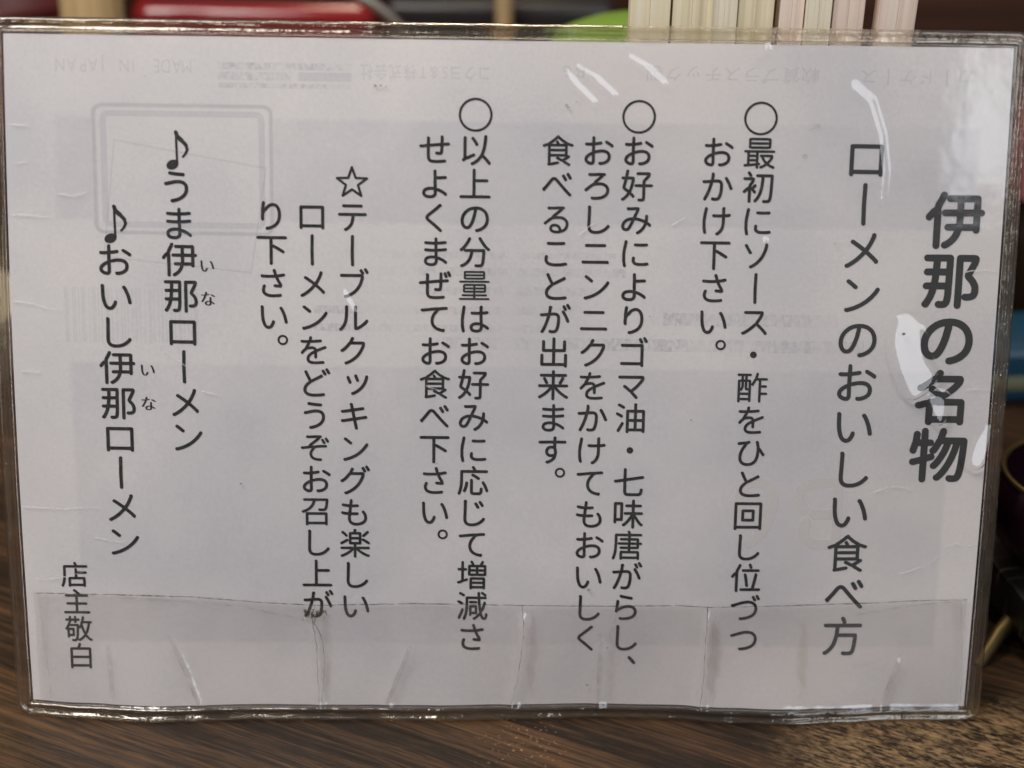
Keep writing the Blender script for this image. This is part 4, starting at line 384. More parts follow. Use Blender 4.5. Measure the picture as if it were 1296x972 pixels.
'楽': '+Z$E+m$C+|$G,/$R,6$c,7(:,B&z,f&W-_%r.[%>/W$p0&$a0=$a0O$g0Z$o0d$}0f%00b%C0S%R0F%X02%Y/j%i.d&>-r&p-F(8-8(G0I(I0^(T0i(k0f)&0V)80@)?,^)?,M)=,;)3,7)3,8*)-Q*+-d*4-t*J-w*[-w.%-t.3-j.C-P.R,,.U,+.^,/.k,</),</<,6/I,-/S+~/Y+p/[+T/Y+A/I+;/<+/.U*%.R)u.L)h.@)_.))_*[)b*J)o*4*%*++?*)+@)6+9)6*x)?&7)>&*);%x)2%o)$%m(q%o(b%v(V&$(M&4(H*<(G)p&}(t&?&k%d&E%S&/%P%~%I%s%;%p%*%s$t&$$e&=$Y&V$Z(($m):%L)t%r*e&R+1&z+@(>+@$i+H$R &$*/&7*-&H*0(-*R)F+:)Q+E)W+V)V+f)Q+t)G+});,))),+(u,(%x*x%j*g%g*R%o*= 01*50@*30O*50[*;0f*E0k*R0l*_0i*m0`*z/c+[.`,7.B,:.5,6.*,--}+{-z+m-~+[.,+N.k++ *V*|*V+s-$+r-#*| *V,j*V-^-$-]-#,j .F,j._,h.q,o/<-30A.50J.C0L.Q0I.c0@.p04.w0&.{/o.z/b.t.~.3.7-P.-->.--+.5,u (b,p(q,m(},o).,u)8-#)=-1)>->)4-X(P.=&q.n&Y.u&M.s&@.n&5.c&..Q&/.B&5.4&B.%&j-c(@-5(T,x',
'油': '*Z$<*r$>+($I+2$[+5$u+:$x/O$x/T$u/X$a/b$S/n$I0#$E03$G0@$M0K$X0Q$f0Q,z0B-50+-A-q-C-n-J-n/4-d/I-N/W-</X-,/S,y/H,r/9,p-J,m-C*]-A*E-7*7,}*5$f*9$V*@$K*L$A &[$[&u$_(-$o(7%,)N(B)R(T)N(i)D(x)4)))$),(q)*(d)#(X(t(A(@&7%E&4%-&9$v&H$e +7%x+4&#+5)2+=)5,m)4,p),,o%y,g%w -q%x-n&#-o)2-w)5/R)4/T),/T%y/L%w +7*4+4*<+5,@+=,C,m,B,p,:,o*6,g*3 -q*4-n*<-o,@-w,C/R,B/T,:/T*6/L*3 (Y*X(g*X(u*])%*f).*r)2+#)2+6).+D)%+O(J+t&L,D&6,G%z,;%p,,%l+v%p+e%z+U&++K(8*n(K*^ )7-^)F-^)T-c)a-m)h-y)l.,)j.;)d.H)W.U)+.s(./F&i/H&Z/D&O/;&G/.&C.x&G.f&Q.W(K.+))-c',
'減': '(x$H),$F):$H)F$O)O$Y)v%Y*5&a*B(J*K)b*O*E*O,v*R,z-d,y-e,G-q*X.))%./(i.8(V.8&~-w&o-R&C,x%i,S%K,4%8,-%,,+$x,-$j,4$^,>$U,M$O,d$O,r$U-^%2.Q&&.f%N.t%1/-$q/B$^/o$M0&$L0U$_0h$r0o%*0m%@0y%K1$%W10&:10&M1$&j0q&v0`&z0N&v0@&k07&S06&;00%p03%V0&%K/x%H/o%K/`%b/H&;/<&e/0&x/2(M/K(]/Y(l/u)J04*40D*f0T+L0T+l0G,#03,-/w,*/f+w/@*R.x)U.e+1.[,v._,z0O,|0[-&0g-30l-A0k-Q0`-f0I-p.V-q.Q/3.J/C.;/P.,/U-u/R-h/J-^/;-Z/)-Z.[-^.H-]-q)~-q)k-j)]-Z)X-D)W*P)K(_)2&?(~%n(p%K(b%1(^%#(b$^(k$Q &8$h&G$f&U$h&b$o&j$z(:%~(q(R)#(z)$)2(w)F(c)U(T)W(E)U(:)N(1)D(+)+&a(%%|%H%y%6%|%$&)$r +(%r+@%q+T%|+_&7+]&P-5&P-F&V-T&e-Z&z-Z*?-S*S-C*c-.*i+6*i*~*b*o*Q*i*<*i(W*l(H*s(:*l&z*t&a*k&M*i&:*q&$ +^(G+`)p,c)q,d(H (/*{(N*z([+#(f+.(l+:(n+I(j+W(c+c(0,(&L,G&.,I%s,?%j,2%f+|%i+n%q+`%~+V&Q+B +$+I+6+F-8+G-F+L-R+V-Y+f-Y+v-U,&-M,2-8,=+-,=*|,9*q,1*i,$*f+s*l+Z*t+P (b-t)%-r)1-w);.#)B.0)E.?)B.M);.Y(]/&&|/F&a/H&L/?&B/3&>.~&?.o&G.a&Q.W(4.7 0+-s0F-r0Z.%0`.00c.?0b.K0[.X0A.t/X/M/?/U/0/T.}/N.r/C.l/3.m.~.r.q.}.f/J.K',
'物': '(u$?),$<)=$B)J$N)Q$_)R)G)~)O*_)c*q)t*x*0*v*>*o*J*e*R*U*X*B*W)]*C)R*C)R,I*6,J*C,M*U,_*[,w*S-1*A->)R-B)P/9)J/F)A/P)7/U))/X(u/U(k/P(b/F([/9(Y-A&z-B&z-S(+.N((.`&x.q&i.{&V.~&E.x&7.j&1.[&#-*%x,v%V+L%Y+5%j*~&#*v&8*y&E+&&M+4&P+J&j,I(Z,I(Z)|(8)w&6)[%u)W%c)G%])/%`({%h(n%u(e&&(b&@(c(R)%(Z)#(Z$c(c$L -~$K.2$I.u$I/J$R/Y$]/o$q0-%D0E&S0R(W0f+F0l-A0g-P0]-[0P-d0C-g,W-h,W-u,r.u,s/6,n/D,c/P,S/W,D/X,1/P,$/@+a./+Y-[+I-I+#,W*g,.*R+k*?+X*:+I*:+:*C+)*S*x*o*v+%*{+1+*+P+W,2,n,7,p,s,p,w,o,w,k,M+T,7*{+o*8+N)_+*)-*o(o*^(a*V(U*S(>*](**g&|*r&x+5&y+D((+i(O,M)O-+*^-_,(-p,o.W,p.>+_.+*x-k**-D)+,x(;,B&D+n%f+_%V+H%I+?%?+:%0+:%#+?$p+J$e+Y$^+m$[+{$_,,$f,[%:-$%e-W&T.7(h._)i/*+#/:+]/K,M/O,o/r,o/o+W/_)0/O&h/?%u/2%U/%%E.g%@.H%@.5%E.%%F-s%B-f%9-[%#-^$j-h$Z',
'白': '(0$<(G$>(Y$K(d$_(f%%(n%).k%).q%#.u$^.|$Q/+$I/;$B/J$B/X$G/e$Q/m$`/p$r/p->/k-T/]-g/N-o/?-q+`-s+^-}+~.x,#/2+x/F+m/T+`/]+L/`+5/X+$/F*{/8*{/$*b.>*X-s(8-q($-l&q-_&i-P&f->&f$i&i$Y&q$K&}$A (h&)(e&1(e)H(h)P.h)Q.p)N.q&1.n&) (h*P(e*X(e,j(h,r.h,s.p,p.q*X.n*P',
'社': '(i$<({$=)1$E)=$R)B$c)D)m)j)F*((~*?(r*U(r*h(}*s)3*v)K*n)e*H*4*$*U)p*[)_*[)U*o)X+$)n+A*B,2*F,D*B,V*R,e*[,x*Y-G*K-[*9-f);-j)M-t)Z.()_.;)[.P)G.r)%/B(l/U(T/](@/W(0/I((/7().{(0.n(H.P(l-z(v-q))-j&+-f%u-]%j-N%f->%i-,%w,s&2,j)N,i)W,g(d+Q(T*}(E*j&s*W%o)d%^)O%X)8%^)$%j(p%|(h&4(h&F(p&w)<(6)U(?)[(C)Z(D$c(H$T(P$I(Z$A *q$c0O$b0i$k0r$u0x%&0y%90s%K0g%X0V%_.K%a.C%d.C+0.K+30@+40N+:0Y+D0b+S0d+c0`+q0X+}0L,,0>,1.K,1.C,4.B/8.7/P-}/^-k/`-X/X-L/L-D/:-C,4-;,1+B,1+4,,+(+}*{+q*x+c*z+S+%+D+2+:+?+4-;+3-C+0-C%d-;%a*x%a*g%]*[%U*Q%I*L%;*L%.*P${*W$p*c$h',
'製': ')#$O)8$M)R$X)r$Y*H$a,6%-,J%;,R%L,P%a,D%q,1%x*(%L)q%M)r&R*]&u+3(6+>(B+L(`+S(b+q(`+y(C,*(/,V&N-(%~-L%p-U%]-c%P.;%1.y$r/|$S0=$S0I$V0Z$f0b$u0`%.0S%>0C%E0$%F/6%_.W%z.A&..C&4.]&:/%&L/y&~0&(00)(>0%(N/w(Z/i(c/L(b.1&y.#&m-Z&`-F&n-,(0,l(T,f(c0I(e0X(j0c(r0j(~0l)20i)=0b)H0V)P0I)T,C)U,7*4,0*?,#*I,/*i,3+3,3+y,(,9+u,D+f,I+S,I+C,E+-,I*L,I*3,@*.,D*,,J*-,j,.,k,=,o,G,x,O-.,M-@,E-N,6-W*,-[*-.)+c.)+u..,%.8,,.E,,.T,%.e+u.o+f.t*-.t*+/9*&/E)v/R)e/W)Q/T)B/G)=/9):.t(K.t(M/6(G/G(8/T($/W&o/R&c/E&V.m&D.Y&*.+&)-n&4-Z%x-W%i-L%a-;%c-&%p,r&&,k):,j)<,G)3,@(w,I(>,I(.,F&d,I&T,D&H,:&@,-&>+y&>*U&@*I&G*=&U*3&g*0&x*6()*C(.*U(/+](>+Y(w+Z)5+d):+`)<+Y)>*0)F)~)Q)v)_)r)n)t)~*#*+*6*.+`*5+d*C+[*R+Y+-+Y+@+_+C+Y+C+@+>*y*|*~*j*y*Z*k*V*U*_*A*s*2+3*1+J*?+B*/+A)~+B)r+L)]+L)Q+&)T&7)T%~)N%p)=%m),%r(x%|(l&1(f*E(d)F(9)4(((^&{&H&Y&+&W%y&O%p&B%m&1%t%y&&%n&=%g&M%h(4%x)$&4)%%@(n%+(h$r(n$^ .@)x.[)u/?)y/_)~/o*+/|*70.*U03*u03/)0+/?/}/H/r/M/c/N/R/G/H/;/C/,/C+*/?*m/,*h.B*k.7*i.,*a-|*O-}*:./*& -O+C-a+A-r+F-~+S.(+f.(.[.#.h-w.s-l.{-a.}-Q.{-D.s-;.f-8.X-9+c-@+O &h-Z(&.()<.():-Z',
'質': '&E$I&c$H(]$c)p%0*B%E*N%O*S%]*Q%p*E&#*O&$-1&$-%%p,~%`-)%O-8%B.k$q/|$H00$G0?$N0H$[0K$l0F$z08%-.}%Y-^&#.n&&.|&./3&E/5+:/3+H/-+R.v+c.e+h(q+h(c+f(X+a(D+K(?+:(@&J(K&6(V&,(b&&)u&#)A%i(8%D&Y%3&=%1&2%-&#$w&#$c&/$Q )*&i)((C);(K)T(E.%(E.;(K.J(E.L(A.L&m.H&i );)))*).)()5)()a);)h)T)c.%)c.;)h.J)c.L)_.L)0.;))-}).)Q). );*E)**K)(*O)(*~)2+%./+$.B+&.J+$.L*{.L*L.;*E-}*K)Q*K &)+i&K+i&c+{&x,>(4,m(=-4(A-6)^-5)`,=)d,.)n+}){+x*/+x*=,$*D,.*G,:*H-4+@-6+O-:+[-D+a-Q+a-a+Y-m+M-v+@-y(K-y(F-~(G.G(W.L)N.S*}.k+/.t+7/&+7/8+//F*w/R*f/T);/;(./1&p/$&e.u&_.h&^-k&K-$&1,Q%x,F%o,7%n,+%r+y%z+o +h+v,*+u,>,(,Y,V,n-5.7-5.;,2.G+}.[+w.o+}.{,2/#-50I-60_-=0i-L0j-a0a-p0O-x,v-{,u.E,{.K.?.V/f.l/s.v/y/&/z/6/s/E/^/R/L/T.//>,V/1,H/*,8.u,3.h,2-n+~-.+j,^+X,O+Q,@+Q,4+V,)',
'軟': ')*$?)8$<)I$@)V$I)_$V)b$f)c&4+S&5+a&;+k&D+p&N+s&^+p&l+k&v+a(#+S(*)b(,)c(j+0(m+<(s+E(}+J),+L);+L,G+J,X+;,m+&,v)~,w)f,p)e-S+@-U+M-[+W-e+^-q+`.%+U.=+K.E+@.J)f.K)b/A)R/T);/[)$/T(q/A(m.K&..J%}.E%s.=%j.%%k-q%r-e%{-[&.-U(n-S(m,p(Q,w&@,u&3,p&),f%~,Y%|,J%|+L&,+0&#*r&,*U&#*H%|*9%|);&#)-&3(t&G(k(j(j(j(,%y(*%l(#%b&v%]&l%Y&^%]&N%b&D%l&;%y&5(j&4(k$_(t$J 07$H0O$G0e$R0w$o0y$|0v%/0i%A0L%N0+%p/q&1/@(&.o)=.O)Z.K*<.N*X.M+].F+l.8+x.)+|-r+y-b+n-X+Y-W*d-T*O-V)W-C)B-+(V,d&r,=&9+p%h+H%F+9%?+/%6+&%#+*$j+2$]+?$R+L$O+`$O+p$V,@$z,k%I-=&&-Q&E-s((.,(Z.E&r.y%o/J%4/w$f0*$Q &u)b&s*<&p*K&r*N&w*P(8*I(W*I(k*P(r*N(k*,(k)x(q)c )])b)Z)e)a)u)b*,)`*<)Y*I)[*M)e*P)x*I*9*I*T*O*T)b /`*H/o*F0$*I03*T0;*c0_,G0c-(0_->0P-M06-W-H-W-G-g-^.{-]/3-R/H-D/T-1/X,z/T,l/H,e/9,d.|,Q-z,L-J,A-9,(,H+[+L+Y+0+^*|+l*m,#*f,9*h,J*t,P+$,T+7,n+n-/,`/h,`/h,X/E*u/G*f/K*Y/T*O &t+9&p+=&s+L&u,#(T,$(k,,(r,*(k+f(l+O(r+@(p+9(J+@(.+? )`+9)Y+@)b+Y)a+p)Y,#)[,))e,,){,$*U+~*T+9*?+?*%+@',
'那': '-*$<-;$=-M$E-X$R-_$f-_-}-b.*/I.+/N.*/P.%.H+h.A+@.N*q/3*+/G)h/X)F/e(k/a(8/W(#/I&w/6&q.n&n.F&p.4&j.(&`-|&P-z&>-~&0.2%z.L%p/)%p/J%s/f%z0$&+0D&D0W&g0_&z0d(;0d(z0_)?0S)e0G*%0/*O/e+#/F+?/C+F0L-d0V.<0U.U0H.o0=.z00/$/r/*-,/),p.z,b.e,`$i,c$Y,k$K,w$A )g$I*E$H*|$S+C$p+O%%+[%F+f&(+m(++p,j+s-(+q.e+k.r+_/#+F/-&+/+%r.z%h.h%g.Q%q.>%}.4&2./(M.-(P.%(P-G(M-1(M,V(J,R&7,O%{,C%p,.%p+z%t+l%}+_&/+V&@+R(A+R(F+O(G+I(9)x(1)u&1)s%x)g%n)T%l)E%p)7%w)+&((|&:(w&z(w($(r&q(2&V&H&8%j%m%7%i%)%k$r%q$e%z$[&<$O&U$R&g$`(0%@(Q&)(v(1))(v*i(v*m(t*n(n*k&^*a%p*X%Q*R%L*0%G)h%M)T%K)A%?)7%-)5$t)>$`)O$Q )=)w)F+O)N+R*o+Q*r+I*q)x*i)u )O,R)L,V)L,z)O-5)P.+)X..*r.-*u.%*u-8*q,T*i,Q',
'酢': '&3$C&J$A&^$M&e$[&f%&&j%**O%**R%)*U$d*d$R*r$M+#$M+/$Q+:$Z+@$f+B$u+C+<+a+)+m+$,#+%,1+.,:+;,>+M,k,>-&,p-1,t-q,r-r$c-y$O..$C.B$@.S$H.^$U.a$f.b&y0O&{0[(#0f(-0m(80o(D0m(P0f(]0[(e0O(i.b(l.b*K0C*N0N*R0W*[0_*r0W+-0N+60C+;.b+>.b,r0[,v0k-$0s-20u-D0m-V0`-`0O-d-O-d-N-s-c.U-m.~-m/3-g/D-[/O-J/T-</R-./J-#/;,_.,,Y-`,F-J,(,e+d,.+X+y+C+i+B,d+:,x+--**{-0*3-1*/-2*/-8*/.A+-.C+>.H+J.U+O.h+K.x+@/++*/2&4/2&$/0%t/)%j.v%g.e%m.S%x.H&..C($.B().>((-2&6-.%~,z%w,g%w$f%|$Q &h%v&h&t*R&r*Q%v &h(d&g)>(():(4)>(@)H(`){(q*L(z+&(z+y(w,,(n,:(u,A)@,@)E,:)<,,)9+v)9*?)>)u)N)])e)P*6)L*P)W*R)Q*R(e &g*)&g,?(4,A(;,:(3,.(/+|(/+3(+*w&}*P *O*/*A*9*-*>*)*J*(+|*$,.)x,:*#,A*R,?*R*6 (u-1(t.A)>.B)?-2',
'量': '%}$[0I$Z0_$_0k$l0m$~0d%30S%;,4%;,.%<,,%@,,%l,1%q/[%q/i%t/s%}/y&./x&>/p&J/b&Q,4&Q,.&R,,&V,,&},1(&/0(&/D(//T(@/Z(Q/Z*L/R*b/C*r/,*z+y*z+f*x+V*z(W*z(E*v(0*b(**R(*(N(2(:(B(+(Q(&+F(&+K&}+K&V+I&R+C&Q&w&Q&i&J&a&>&`&1&d%~&n%u&}%q+F%q+K%l+J%=+C%;&$%:%n%0%h$x%n$f (h(c(f(h(g).(w)4)2)1+&)1+:)4+I)0+K),+K(h+F(c ,.(c,,(h,-).,=)4,S)1.T)1.h)4.w)0.y),.y(h.u(c (r)k(h)m(f)r(f*9(k*>+C*>+I*=+K*9+J)o+=)j+&)m ,8)k,.)m,,)r,,*9,1*>.r*>.w*=.y*9.y)o.k)j.T)m &)+F0L+E0Y+H0c+N0i+X0k+c0i+m0c+w0Y+~0L,%&1,%%x+y%o+f%s+R )*,J.B,H.[,O.h,L.v,M/2,c/:,s/8.y/#/5.h/=(]/<(D/&(=.r(=,m(D,_(W,N(h,L(w,O ({-&(y-.(y-P)/-V)E-R.5-R.H-V.W-R.Y-M.Y-+.T-%.?-))5-) )*.2({.4(y.8(y.W(~.].Q.].W.].Y.W.Y.6.H.0.2.3',
'食': '/7$O/U$N/k$X/s$c/v$o/v$|/r%./e%;/P%C.5&4/;&v/H(&/^(1/h(=/m(J/k(_/a(n/L(x/*(v.z)6.z+x/%,,/,,.01+f0C+e0T+i0g+t0p,+0p,?0c,R0T,Z0;,^/C,|/&-&.k-<-p-n-C.3,D/$,4/>,(/E+v/G+d/C+Q/3+;/)*g.U*8..)L-U(w-6(f,y(&,i&Y,U&.,H%z,>%r,+%t+p&%+`&;+U&R+V(A+w(X+{(X%C(N%.(L$|(P$j(Z$^(i$U(z$T)2$Y)h$^+?$x,&%-,3%6,:%D,;%V,4%h,&%s+p%x+`%w)O%R)M%Y)O(N.H(O.N(M.L(K-Z&u-G&e-/&j,$(D+p(I+V(H+D(>+9(-+9&r+A&d+M&Y+a&S,p%x-=%n-I%]-T%Q.?%) )O)D)M*/)[*9)j*3){*1-a*1-z*9.(*4.**/.*)H.$)D )[*x)M+&)M+c)Q+h-}+h.(+g.*+c.*+&.(*}-z*x-l+#-Z+$)u+$ )c,]*o-L+j.?+r.=,l-M-Q,{.),^,A,],8,|+v-R+i-_+V-c+H-a+<-Y+4-O+/-A+1-*+E,]',
'ー': '+^$?+v$>,,$F,:$W,?$l,<%&,<&4,9&J,6)x,3*6,6*U,6+p,9,+,9-D,<-Z,<.u,?/3,:/D,1/P+|/Z+m/^+]/Z+N/R+A/C+;/3+8,=+5,&+5*i+2*R+5(W+8(A+8&4+;%y+;$i+?$Y+F$M+P$E',
'・': ',u*L,p*l,b+-,K+C,/+Q+k+V+K+Q+/+C*t+-*f*l*a*L*f*-*t)l+/)U+K)G+k)B,/)G,K)U,b)l,p*-',
'、': '(l$E(z$C)2$D)?$I)K$S)T$b)W$r)V%&)P%4&e(5&W(=&G(A&7(?&*(:%v(,%n&v%m&a%t&L(O$[(^$M',
'○': '+/$*,G$)-3$6-^$C.0$V.c$s/+%0/>%@/}&#0O&f0r(T1&).11)`15*%14*u1.+K1#+w0f,b0O-200-c/l.-/6.`.t.v.I/5-j/P-A/_-)/e,L/o+|/s+P/s++/o*D/b)e/M)-/3(F.b(+.I&U-q&.-8%y,u%d,D%S+k%I+9%E*r%E*%%P):%Z(q%l(?&&&n&D&?&_%y((%Q(C%:(}$m)@$[*%$@*a$0 +@$k*S$x)q%4)T%A(q%k(`%y(>&?&~&a&j(#&J(d&9)<&2)b&,*6&+*c&2+:&9+Y&D,$&V,O&j,t(--D(>-X(d.#)J.Q)u.g*;.t+&/++i/2+y//,://,d/(-?.t-o.a.T.:.v-z/>-W/W-7/x,_03,+0>+c0K+&0O*c0O*60H)_0>)503(m/|(B/m((/J&P/4&7.g%m.(%B-Q%+-.${,p$t,4$j',
'☆': '(]$i(n$f)$$k+j&b+o&a+~&V.W$j.h$f.w$h/)$q/0$|/2%3/.%F.5)K0n+M0}+a1#+m0}+x0q,-0`,30D,403,7.r,7._,:-=,;,1/N,)/[+x/c+i/e+^/c+Q/[+I/P*=,;(w,:(d,7&G,7&6,4%v,3%e,-%X+x%V+m%X+a%h+M)E)K(H%6(H%*(K$z(S$o )R&-)Q&3*4)H*5)[*3)g*%)y((+L(w+M)/+P*I+P*b+T*m+Y*u+b*|+p+j.-+n.),Y+p,a+b,i+Y,t+T-1+P.K+P._+M/R+L-T)y-G)g-E)[-F)H.)&3.(&--l&:+~(Q+m(V+a(T+S(N)j&:',
'♪': '*8#U*X#S*~#W+D#c+d#r,%$-,>$F,O$b,Z%#,_%C,[&#,X&7,X(z,U)5,U*|,R+6,P-D-4,h-I,V-`,J.]+C.c+3.r*N.r*C.E)9-u(e-g(P-e(G-e(;-n(--}($.,(%.5(*.p(n/.)%/S)y/Y**/f*7/k*E/k*X/T+V/U+s/N,+/3,K.S-/.K-9.C-M.;-X-z-u-#.f,]/m,K/~,40.+~0-+h/|+[/l+V/U+W/F+n.[+q+&+t*l+t))+w(n+w&G+s&F+L&O+&&N*[&F*5&6)m%y)P%])<%;)1$u)0$_)2$K)9$8)E$#)R#q)f#d)|#Z',
}
GLYPHS['heavy'] = {
'伊': '(I$/(`$/(v$9)*$I)3$`)3,+)-,M)8,|)Y-^)}.K*#.K*(.5*/.&*<-u*J-m*_-i+v-i+z-g+{-a+{,S+x,L)f,J)U,D)I,;)>,-)8+x)8+d)?+N)N+>)b+4)u+2+s+2+x+1+{+-+{*9+u)m*A)k*4)f*&)[)x)O)s)B)p)/)u(v*$(e*6(X*L(S+V(S+^(P+H&y+9&`*q&3*D%i){%Q)a%E)O%.)J$x)K$i)O$Z)W$M)o$<)~$8*6$8*H$<*b$H+5$i+O$~,$%S,7%k,R&:,j&k,y(8,}(O-$(R.~(R/%(P//(</:(1/J((/[(#/k($/{(+0,(406(@0<(P0>(^0>+-0@+10b+60t+A1&+U1,+p1%,+0r,>0],I0?,N0>.K06.c0#.w/o/#/[/&*_/&*E.}*0.k*1/,*-/>*#/N)o/[)Z/c)F/c)2/Z)#/L(W.O($-O&q,k&O,Y&A,N&%,*%O+K%H+<%E+-%G*o%R*Y%f*J%|*D&4*F&E*O&r+&&u+%&v$c&z$Q()$B(7$6 -8)m-9+*-;+1.x+2/#+0/$)u.})m -;,L-9,S-9-a-;-i.x-i/#-g/$,S.},L',
'那': '-%$/-:$/-M$5-]$B-h$S-l$i-n&7-u&%-~%u.0%l.B%d.~%b/P%g/y%s0A&/0U&F0k&t0q(;0q(z0m)@0a)h0S*,0:*W/p+,/V+B/S+I0U-V0c.60d.T0Y.n0J/$06/1/r/7-+/7,v/2,h/*,].z,U.k,R.T,R$f,V$S,b$B,o$6 )c$<*E$;*t$B+)$H+?$X+N$h+Z$|+i%B+t&&+z(++z)Q+})n+},g,%-(,#.f+w.x+j/,+Z/5+I/:&*/9%l/,%].q%X.T%c.:%s.*&,-}(@-{(C-w(C-G(@-5(@,d(=,`&@,_&.,[%|,U%q,K%d,2%b+y%g+h%q+X&$+L&:+E(1+E(7+D(8+A(6*r(-**($*&&:*&&+*#%o)q%a)X%_)H%b)5%i)&%u(u&2(k&m(i&q(e&a(,&I&L&-%r%`%;%[%*%]$q%j$W&$$H&8$B&G$A&V$D&f$L&t$Z(:%9(^%~)((.)3(g);(i*[(i*a(g*a(a*^&a*Z&=*N%[*H%W*,%T)e%Z)L%V)6%G))%.))$p)3$X)G$F -n&P-l-t-n-x-t-y/9-y/<-u//-V.;+l.5+O.4+=.7+-.C*i/*)}/<)a/K)C/S)(/W(h/S(;/L(,/6(#.h&{.H&~.4&y-z&i )L*()J*0)S+B)[+E*b+D*d+=*d***[*& )[,`)Y,w)]-1)^-z)e-|*e-{*g-w*h-;*d,a*[,_',
'の': ',?$f,Y$e,p$j-J$x-m%*.F%D.o%^/P&;/t&j0-(60:(T0L)C0P)b0P*L0E+=01+{/k,^/P-#/)-K.m-^.?-z-d.6,o.H,N.H,&.L*x.A*4./)B-f(Q-,(7,m&h,8&A+J&0*u&$*C%|)K&((m&8(1&X&P(%%~(R%f(~%])G%]*%%k*K&**m&N+3(&+H(S+c):,,*L,S,O,X-(,a-)-=,w-x,Y.E,9.R,).j+c/#+0//*X/2*6/2)u/()8.w(s._(E.H(*.#&g-=&@,k&1,2&#,#%x+r%l+j%^+f%N+f%>+j%/+r$|+}$r,0$j )0&}(x(&(b(=(R(W(E),(A)U(B*%(K*R(Z*{(w+Q)<+z)],;)},S*9,`*e,s+6,~+8,z+5,j*q+**S*#*6)3)x([)Z(1)I($',
'名': ')@$3)T$2)i$9)x$F*($[*0$^.W$^.]$[.f$H.q$=/#$5/6$2/D$3/T$8/b$B/k$N/r$_/s$l/s)T/o)j/d*#/Q*3/9*:,0*<,[*U-h+J.;+u._,A/-,u/;-4/I-i/J-z/H.-/@.D/7.Q/*.Z.v.b.h.c+S.d+R.g+^.{+a/0+`/@+W/R+K/`+</i+*/m*n/l*Z/c*J/R*//,)}.b)Y.Q(]-d&a-)&:,u&(,b%{,G&%,+&8+p&S+e&p+e(%+j)/,J)+,$)/+r)8+d*8*|*O*h*?*H)D*9)$*)(S)~&Y)c&0)Z%u)J%i)1%i(u%s(`&((O&@(E&_(D(^(`(l(a(m$c(r$R(}$C)0$8 *-%x*+&#*+(w*-)&*R).*i)#*x(|.Q(|.Y(z.Y&#.W%x +]+P*1,`)u,h)U,g)U,j*;-F*I-K*c-I-h-I-o-G-S-#-),T,<+v+g+S',
'物': '(x$,)4$,)H$4)X$D)b$Y)d)8*b)Q*p)Y*})h+-)}+-*;+$*O*n*c+.*l+?*{+`+N,;,Z,A,_,Y,_,^,Z,>+Z,&+%+`*@+@)i*w)8*c({*M(h*C(T*B(9*M&|*c&l*|&f+7&h+K&s+e(1,4(f,])G-:*W-_+P.#,].8,_.B,[..+c-t*y-Z*1-4)1,i(C,4&N+a%q+Q%c+<%U+1%G+*%7+)%*+0$j+?$V+U$L+v$K,1$T,f%,,}%G-5%^-f&J.F(a.o)c/A+6/`,^/a,:/M)2/>&j/-%t.~%^.w%U.N%Q.8%V.%%W-g%O-Y%E-P%9-J%)-I$u-N$b-[$N-t$>./$8.x$8/F$@/a$L/{$e0/${0C%O0V&N0d(T0t*l0},w0{-K0t-Z0g-j0U-t0C-x,n-y,m.$-).u-&/?,x/R,h/b,S/i,?/i,&/^+q/I+P.3+J-e+:-R*o,_*i,V*m,m*l-#*f-4*[-B*N-K*@-P)h-R)d-T)b/9)Y/O)H/a)2/i(t/h(_/](O/I(I/3(I-Z(G-S(5-R(1-T(<.Q(7.f(*.|&q//&Y/4&C//&/.|&%.n%|.a%n-1%F+Z%F+9%R*|%i*j&&*e&@*j&Q*v&]+,&c+I&x,7(G,8(I,1(I*6(C*/&7)m%x)k%h)e%Z)X%P)I%K)8%L)#%S(m%_(_%o(T&#(P&B(Q(A(j(H(j(J$](O$L(Y$=(h$2 )f*X)c*c)d,6)h,9*6,9*E,<*V,E*f,T*f,N*W,6*F+w*3+e*)+N*(+=*-+,*5*y*C*l',
}
GLYPHS['brush'] = {
'い': ')p%L*?%J*p%S+8%c+R%x+r&F,-&o,B(K,B(a,4(o+s(v+S(v+9(m+0(d+&(?*h&c*G&4*:&(*0&%)q&5)Y&S)A()(})B(m*u(i-W([-g(H-p(+-t&i-p&U-g&O-Z&T-G&T+v&W+f&[*E&i)8&y(T(5&i(K&@(Z&,(v%m),%b)K%T /^(>/x(;06(=0J(E0T(Q0J);0$*r/Q,2/9,c.v-:.h-E.Q-L.2-M-u-H-c-=-a-/-v,m.=,*.b+).u*K/4)>/?(R/K(E',
'な': '+M$o,=$l,m$q-;%#-[%7-w%R.,%w.2&]._&B/3%u/B%n/[%j/u%k02%s0=%}0>&.06&;/@&v.g(8.1(E..(T..)5.(*3.&+3-}+>-r+E-W+L-;+K,}+D,p+9,n*,,u)/,s(j,P(q+p(q+((h*^(Z*;(I)s(+)k&y)a&Y)]&4)e%j)s%P*8%4*a$|+6$q +d%F+?%P+*%a*y%r*r&:*x&`+$&p+@(-+_(7,.(>,c(;,v(5,x&D,t&$,h%g,[%V,;%G,#%D &X(.&p(+(5(-(J(3(V(=(}(v)O)i*2+,*V,$*`,^+I,e,O,y,c-$,n-/,n-:,c-E,@-P,#-P+,->+%-?+)-a+;.[+9.f+,.r*o.y*R.{*7.u*&.i)|.<)p-h)l-5)g-+)Z-((+-(&Y-+&=-#&-,s&-,h&3,a&S,R)A,P)F,J)B,/(S*E&o)/&S(c&=(J&<(A&A(: /a+c/x+`06+b0J+g0W+p0Z+y0W,&04,?/8,t.R-7.;-;-z-9-e-3-X-)-W,w-a,n.O,F/J+l',
}
